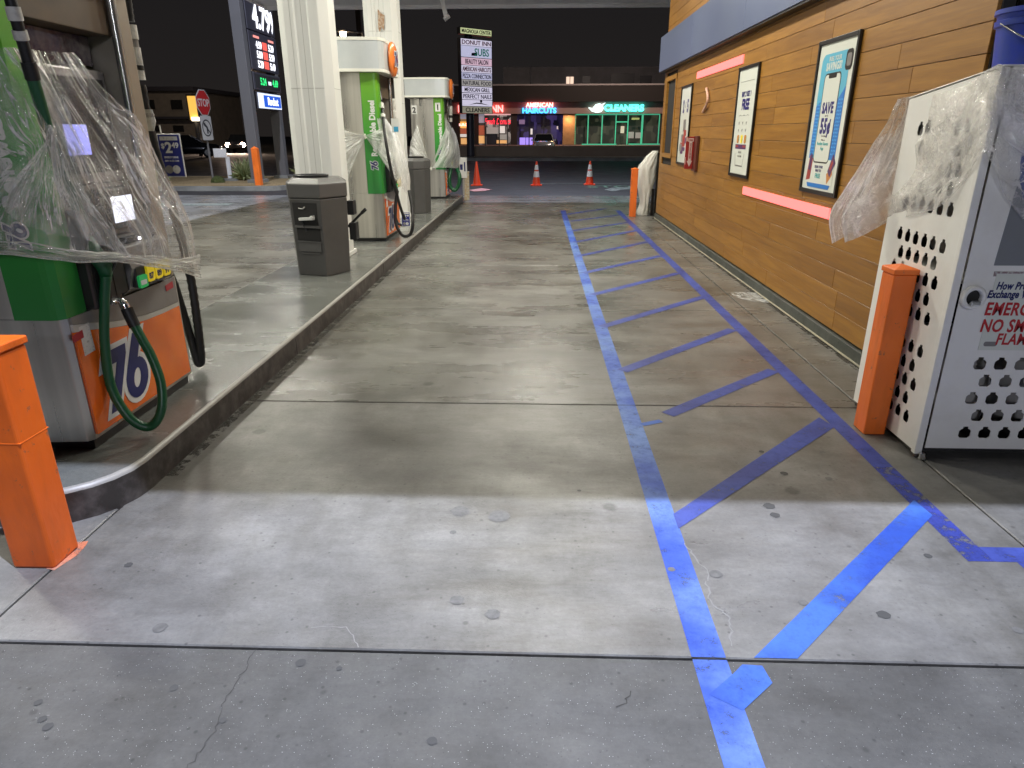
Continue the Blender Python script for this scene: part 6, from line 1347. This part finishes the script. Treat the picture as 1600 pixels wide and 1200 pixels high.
SG('DONUT INN', 716, 786, 175, 10.5, 'em_red', .03); SG('AMERICAN', 822, 864.5, 167, 6.5, 'em_pink', .03); SG('HAIRCUTS', 816, 869, 176.5, 7.8, 'em_blue', .035); SG('CLEANERS', 944, 1006, 173.5, 10, 'em_teal', .04)
lf = [(919, 168), (926, 169), (931, 163), (937, 161.5), (940, 163), (946.5, 160), (942, 165), (943, 170), (939, 175), (932, 176), (925, 174)]
mb = MB(); P = [q60(a, b_, SM - .35) for a, b_ in lf]; n = len(P); mb.add(P + [p + Vector((0, .1, 0)) for p in P], [tuple(range(n)), tuple(range(n, 2 * n))[::-1]] + [(i, n + i, n + (i + 1) % n, (i + 1) % n) for i in range(n)]); mb.build('leaf_emblem', 'em_leaf', sm)
def panel(px0, py0, px1, py1, nm, m, y=SM, th=.05, par=None):
    a, b_ = q60(px0, py0, y), q60(px1, py1, y); mb = MB(); mb.box((a.x, y, b_.z), (b_.x, y + th, a.z)); return mb.build(nm, m, par or sm)
M['piers'] = mat('piers', (.06, .045, .04), .8); M['brick_lit'] = mat('brick_pier', (.42, .24, .12), .8, var=(3, (.32, .17, .08), .3, .7), emit=None)
for a, b_ in ((700, 718), (735, 748), (798, 808), (1032, 1062)): panel(a, 178, b_, 226, 'pier', 'piers', SM + .01, .4)
panel(880, 178, 899, 226, 'brick_pier', 'brick_lit', SM - .02, .6)
ip = q60(889, 181, SM - .6); area('shop_soffit_lamp', (ip.x, SM - .55, ip.z), (ip.x, SM, ip.z - 3), 36, (1., .62, .30), .3)
# lit shop interiors: emissive back panels with goods in front
def interior(px0, px1, col1, es, nm='lit_interior'):
    m = mat(nm, (.05, .05, .05), .8, emit=col1, es=es); b = m.node_tree.nodes['Principled BSDF']; tc = N(m, 'ShaderNodeTexCoord'); mp = N(m, 'ShaderNodeMapping'); mp.inputs['Scale'].default_value = (1.4, 1, .9); L(m, tc.outputs['Object'], mp.inputs[0])
    n = N(m, 'ShaderNodeTexVoronoi', distance='CHEBYCHEV'); n.inputs['Scale'].default_value = 1.7; L(m, mp.outputs[0], n.inputs[0]); s = N(m, 'ShaderNodeSeparateColor'); L(m, n.outputs['Color'], s.inputs[0])
    mu = N(m, 'ShaderNodeMath', operation='MULTIPLY'); L(m, ramp(m, s.outputs[0], [(.2, (.05,) * 3), (.6, (.3,) * 3), (.95, (1., 1., 1.))]), mu.inputs[0]); mu.inputs[1].default_value = es; L(m, mu.outputs[0], b.inputs['Emission Strength'])
    return panel(px0, 180, px1, 226, nm, m, SM + 1.2, .05)
interior(748, 798, (.75, .62, .55), .42); interior(808, 880, (.12, .08, .34), .32); interior(899, 1031, (.14, .13, .08), .28); interior(716, 736, (.8, .4, .12), .5)
def glow(nm, c, es): 
    if nm not in M: M[nm] = mat(nm, c, .5, emit=c, es=es)
    return nm
for a in ((719, 178, 735, 186, 'g_grey', (.5, .5, .6), .35), (719, 190, 735, 200, 'g_or', (1., .45, .10), .9), (719, 201, 735, 209, 'g_rd', (.5, .12, .06), .5), (719, 209.5, 735, 214, 'g_wh', (.8, .75, .7), .7), (720, 216, 735, 225, 'g_bun', (.9, .48, .18), .7),
          (748, 178, 757, 192, 'g_grey', 0, 0), (748, 196, 757, 211, 'g_rd', 0, 0), (748, 212, 757, 224, 'g_bun', 0, 0), (781, 197, 789, 208, 'g_wh', 0, 0), (760, 199, 779, 209, 'g_mid', (.45, .42, .38), .45), (781, 210, 792, 218, 'g_mid', 0, 0), (776, 219, 792, 224, 'g_bun', 0, 0),
          (812, 215, 821, 226, 'g_vio', (.40, .28, 1.), .95), (822, 215, 832, 226, 'g_vio', 0, 0), (811, 187, 820, 194, 'g_pur', (.3, .2, .35), .4), (870, 197, 872, 202, 'g_grey', 0, 0), (829, 201, 832, 210, 'g_wh', 0, 0),
          (982, 206, 990, 216, 'g_pk', (.35, .24, .24), .45), (993, 207, 1001, 216, 'g_pk', 0, 0), (970, 197, 975, 208, 'g_wm', (.7, .45, .38), .5), (987, 184, 999, 187, 'g_yl', (.35, .35, .12), .6)):
    panel(*a[:4], 'window_poster' if a[4] not in ('g_vio',) else 'lit_cabinet', glow(*a[4:]) if a[5] else a[4], SM + .12, .03)
panel(760, 209, 777, 226, 'dark_counter', 'cab_dark', SM + .3, .3); 
rs = q60(758, 195, SM + .06); text('window_lettering', 'BURGERS', (q60(727, 196, SM).x, SM + .09, q60(727, 197, SM).z), u, v, .30, 'em_pink', sm, .02)
M['neon_red'] = mat('neon_red', (.6, .02, .03), .4, emit=(1., .03, .06), es=1.5)
text('window_lettering', 'Fresh Donuts', (q60(777, 195, SM).x, SM + .08, q60(777, 194, SM).z), u, v, .66, 'neon_red', sm, .015, shear=.3, xs=.60)
M['mull_green'] = mat('mull_green', (.05, .35, .2), .4, emit=(.10, .62, .36), es=.55); M['mull_dark'] = mat('mull_dark', (.03, .03, .03), .5)
for x_, w_ in ((899.5, .07), (919.5, .09), (941.5, .09), (963, .07), (982, .08), (1004.5, .15), (1031, .07)):
    a, b_ = q60(x_, 178.5, SM), q60(x_, 226, SM); mb = MB(); mb.box((a.x - w_ / 2, SM - .02, b_.z), (a.x + w_ / 2, SM + .06, a.z)); mb.build('window_mullion', 'mull_green', sm)
for (a0, a1, y_) in ((899, 1031, 179), (963, 982, 190.5), (982, 1031, 225.3), (909, 963, 225.6)):
    a, b_ = q60(a0, y_, SM), q60(a1, y_, SM); mb = MB(); mb.box((a.x, SM - .015, a.z - .045), (b_.x, SM + .05, a.z + .045)); mb.build('window_rail', 'mull_green', sm)
for x_ in (757.5, 780, 793, 827, 850): a = q60(x_, 179, SM); mb = MB(); mb.box((a.x - .04, SM, .5), (a.x + .04, SM + .06, zb0)); mb.build('window_mullion', 'mull_dark', sm)
a, b_ = q60(757, 178.7, SM - .02), q60(798, 178.7, SM); mb = MB(); mb.box((a.x, SM - .05, a.z - .06), (b_.x, SM, a.z + .04)); mb.build('lit_edge', glow('edge_pink', (.9, .5, .5), .8), sm)
area('sign_glow', (q60(843, 168).x, SM - 1.0, q60(843, 162).z), (q60(843, 168).x, SM, q60(843, 160).z), 9, (1., .10, .12), 2.2, .3)
area('sign_glow', (q60(770, 168).x, SM - .9, q60(775, 170).z), (q60(770, 168).x, SM, q60(775, 170).z), 7, (1., .08, .08), 1.6, .3)
area('sign_glow', (q60(965, 168).x, SM - .9, q60(965, 168).z), (q60(965, 168).x, SM, q60(965, 168).z), 6, (.1, 1., .85), 4.5, .3)
area('shop_glow', (q60(975, 200).x, SM - 1.1, 1.6), (q60(975, 200).x, SM, 1.2), 10, (.1, 1., .6), 2.5, .5)
# building behind, above the roof
rb = thing('rear_building', 'long dark two-storey building behind the shop roofs with one lit window', 'building', (5, 78, 0))
M['rear_wall'] = mat('rear_wall', (.22, .21, .225), .8, var=(.5, (.17, .165, .175), .4, .6))
a, b_ = ony(786, 105, 75), ony(1050, 103, 75); mb = MB(); mb.box((a.x, 75, .5), (b_.x + 6, 85, a.z)); mb.build('wall', 'rear_wall', rb)
for x_, y_, x2_, y2_, m_ in ((885, 120, 896, 131, 'g_lit'), (955, 115, 991, 131, 'cab_dark'), (1000, 118, 1018, 131, 'cab_dark'), (828, 104, 830, 133, 'cab_dark'), (910, 119, 922, 131, 'cab_dark')):
    p, q = ony(x_, y_, 74.97), ony(x2_, y2_, 74.97); mb = MB(); mb.box((p.x, 74.96, q.z), (q.x, 74.995, p.z)); f = mb.build('window' if x2_ - x_ > 5 else 'downpipe', glow('g_lit', (1., .72, .55), 1.0) if m_ == 'g_lit' else m_, rb)
    if m_ == 'g_lit': mb = MB(); mb.box(((p.x + q.x) / 2 - .03, 74.93, q.z), ((p.x + q.x) / 2 + .03, 74.955, p.z)); mb.build('mullion', 'cab_dark', f)

# tall tenant sign
ts = thing('tenant_sign', 'tall lit sign listing the shops of Magnolia Center on a dark pole', 'sign', (-3.8, 44.3, 0))
A = ony(720, 100, 43.4); U_ = Vector((.745, .667, 0)); WS = 2.36; n_ = U_.cross(Vector((0, 0, 1)))
bx = A.x
def Z(py): return ony(720, py, 43.4).z
V = Vector((0, 0, 1)); O = Vector((bx, 43.4, 0))
mb = MB(); mb.prism([(0, Z(177)), (WS, Z(177)), (WS, Z(58.5)), (0, Z(58.5))], O - n_ * .3, U_, V, .28); mb.build('cabinet', 'cab_dark', ts)
mb = MB(); mb.prism([(0, Z(52.5)), (WS, Z(52.5)), (WS, Z(41.5)), (0, Z(41.5))], O - n_ * .3, U_, V, .28); mb.build('top_cabinet', 'cab_dark', ts)
mb = MB(); c = O + U_ * WS * .42; c = c - n_ * .55; mb.tube([(c.x, c.y, 0), (c.x, c.y, 7.0)], .24, 12); mb.build('pole', 'cab_dark', ts)
M['tp_green'] = mat('tp_green', (.5, .5, .3), .4, emit=(.66, .72, .38), es=.75)
cols = dict(w=((.72, .68, .85), .78), p=((.80, .55, .68), .72), g=((.55, .52, .50), .55), d=((.42, .40, .30), .5), b=((.62, .62, .85), .72))
for k_, (c_, e_) in cols.items(): M['tp_' + k_] = mat('tp_' + k_, c_, .4, emit=c_, es=e_)
M['tx_dark'] = mat('tx_dark', (.05, .03, .06), .5); M['tx_red'] = mat('tx_red', (.35, .04, .06), .5); M['tx_teal'] = mat('tx_teal', (.02, .25, .18), .5, emit=(.02, .3, .2), es=.3); M['tx_grey'] = mat('tx_grey', (.18, .16, .22), .5)
rows = [(42.5, 51.5, 'tp_green', 'MAGNOLIA CENTER', 'tx_dark', 1.), (59.5, 69.7, 'tp_w', 'DONUT INN', 'tx_red', 1.), (70.3, 88, 'tp_b', 'SUBS', 'tx_teal', .5), (89, 100.5, 'tp_p', 'BEAUTY SALON', 'tx_grey', .8), (101.3, 112, 'tp_w', 'AMERICAN HAIRCUTS', 'tx_red', 1.), (112.8, 123, 'tp_b', 'PIZZA CONNECTION', 'tx_grey', 1.),
        (123.8, 133.5, 'tp_g', 'NATURAL FOOD', 'tx_grey', 1.), (134.5, 144, 'tp_w', 'MEXICAN GRILL', 'tx_dark', .9), (145, 154.8, 'tp_w', 'PERFECT NAILS', 'tx_grey', 1.), (155.6, 165.2, 'tp_w', '', '', 1.), (166, 176.5, 'tp_d', 'CLEANERS', 'tx_dark', .85)]
for a, b_, m_, s_, tm, wf in rows:
    z0, z1 = Z(b_), Z(a); mb = MB(); mb.prism([(.05, z0), (WS - .05, z0), (WS - .05, z1), (.05, z1)], O + n_ * -.018, U_, V, .01); pn = mb.build('tenant_panel', m_, ts)
    if s_:
        h_ = (z1 - z0) * .95; o = text('lettering', s_, O + U_ * (WS * (.5 if wf >= .8 else .66)) + V * (z0 + (z1 - z0) * .17) + n_ * .0, U_, V, h_, tm, pn, .012, depth=.01)
        co = [(vt.co - Vector((0, 0, 0))).dot(U_) for vt in o.data.vertices]; w_ = max(co) - min(co); mid_ = (max(co) + min(co)) / 2; k_ = WS * .9 * wf / w_
        for vt in o.data.vertices: vt.co += U_ * ((vt.co.dot(U_) - mid_) * (k_ - 1))
z0 = Z(163); mb = MB(); mb.prism([(.5, z0 - .02), (1.1, z0 + .12), (1.5, z0 + .10), (2.1, z0 - .02), (1.5, z0 + .04), (1.1, z0 + .06)], O + n_ * -.007, U_, V, .01); mb.prism([(x * .09 + 1.45, y * .09 + z0 + .2) for x, y in ngon(8, 1)], O + n_ * -.007, U_, V, .01); mb.build('wave_emblem', 'tx_dark', ts)
mb = MB(); a = Z(84); mb.prism([(.78, a - .05), (1.22, a - .05), (1.2, a + .14), (.82, a + .1)], O + n_ * -.007, U_, V, .01); mb.build('emblem', 'tx_dark', ts)
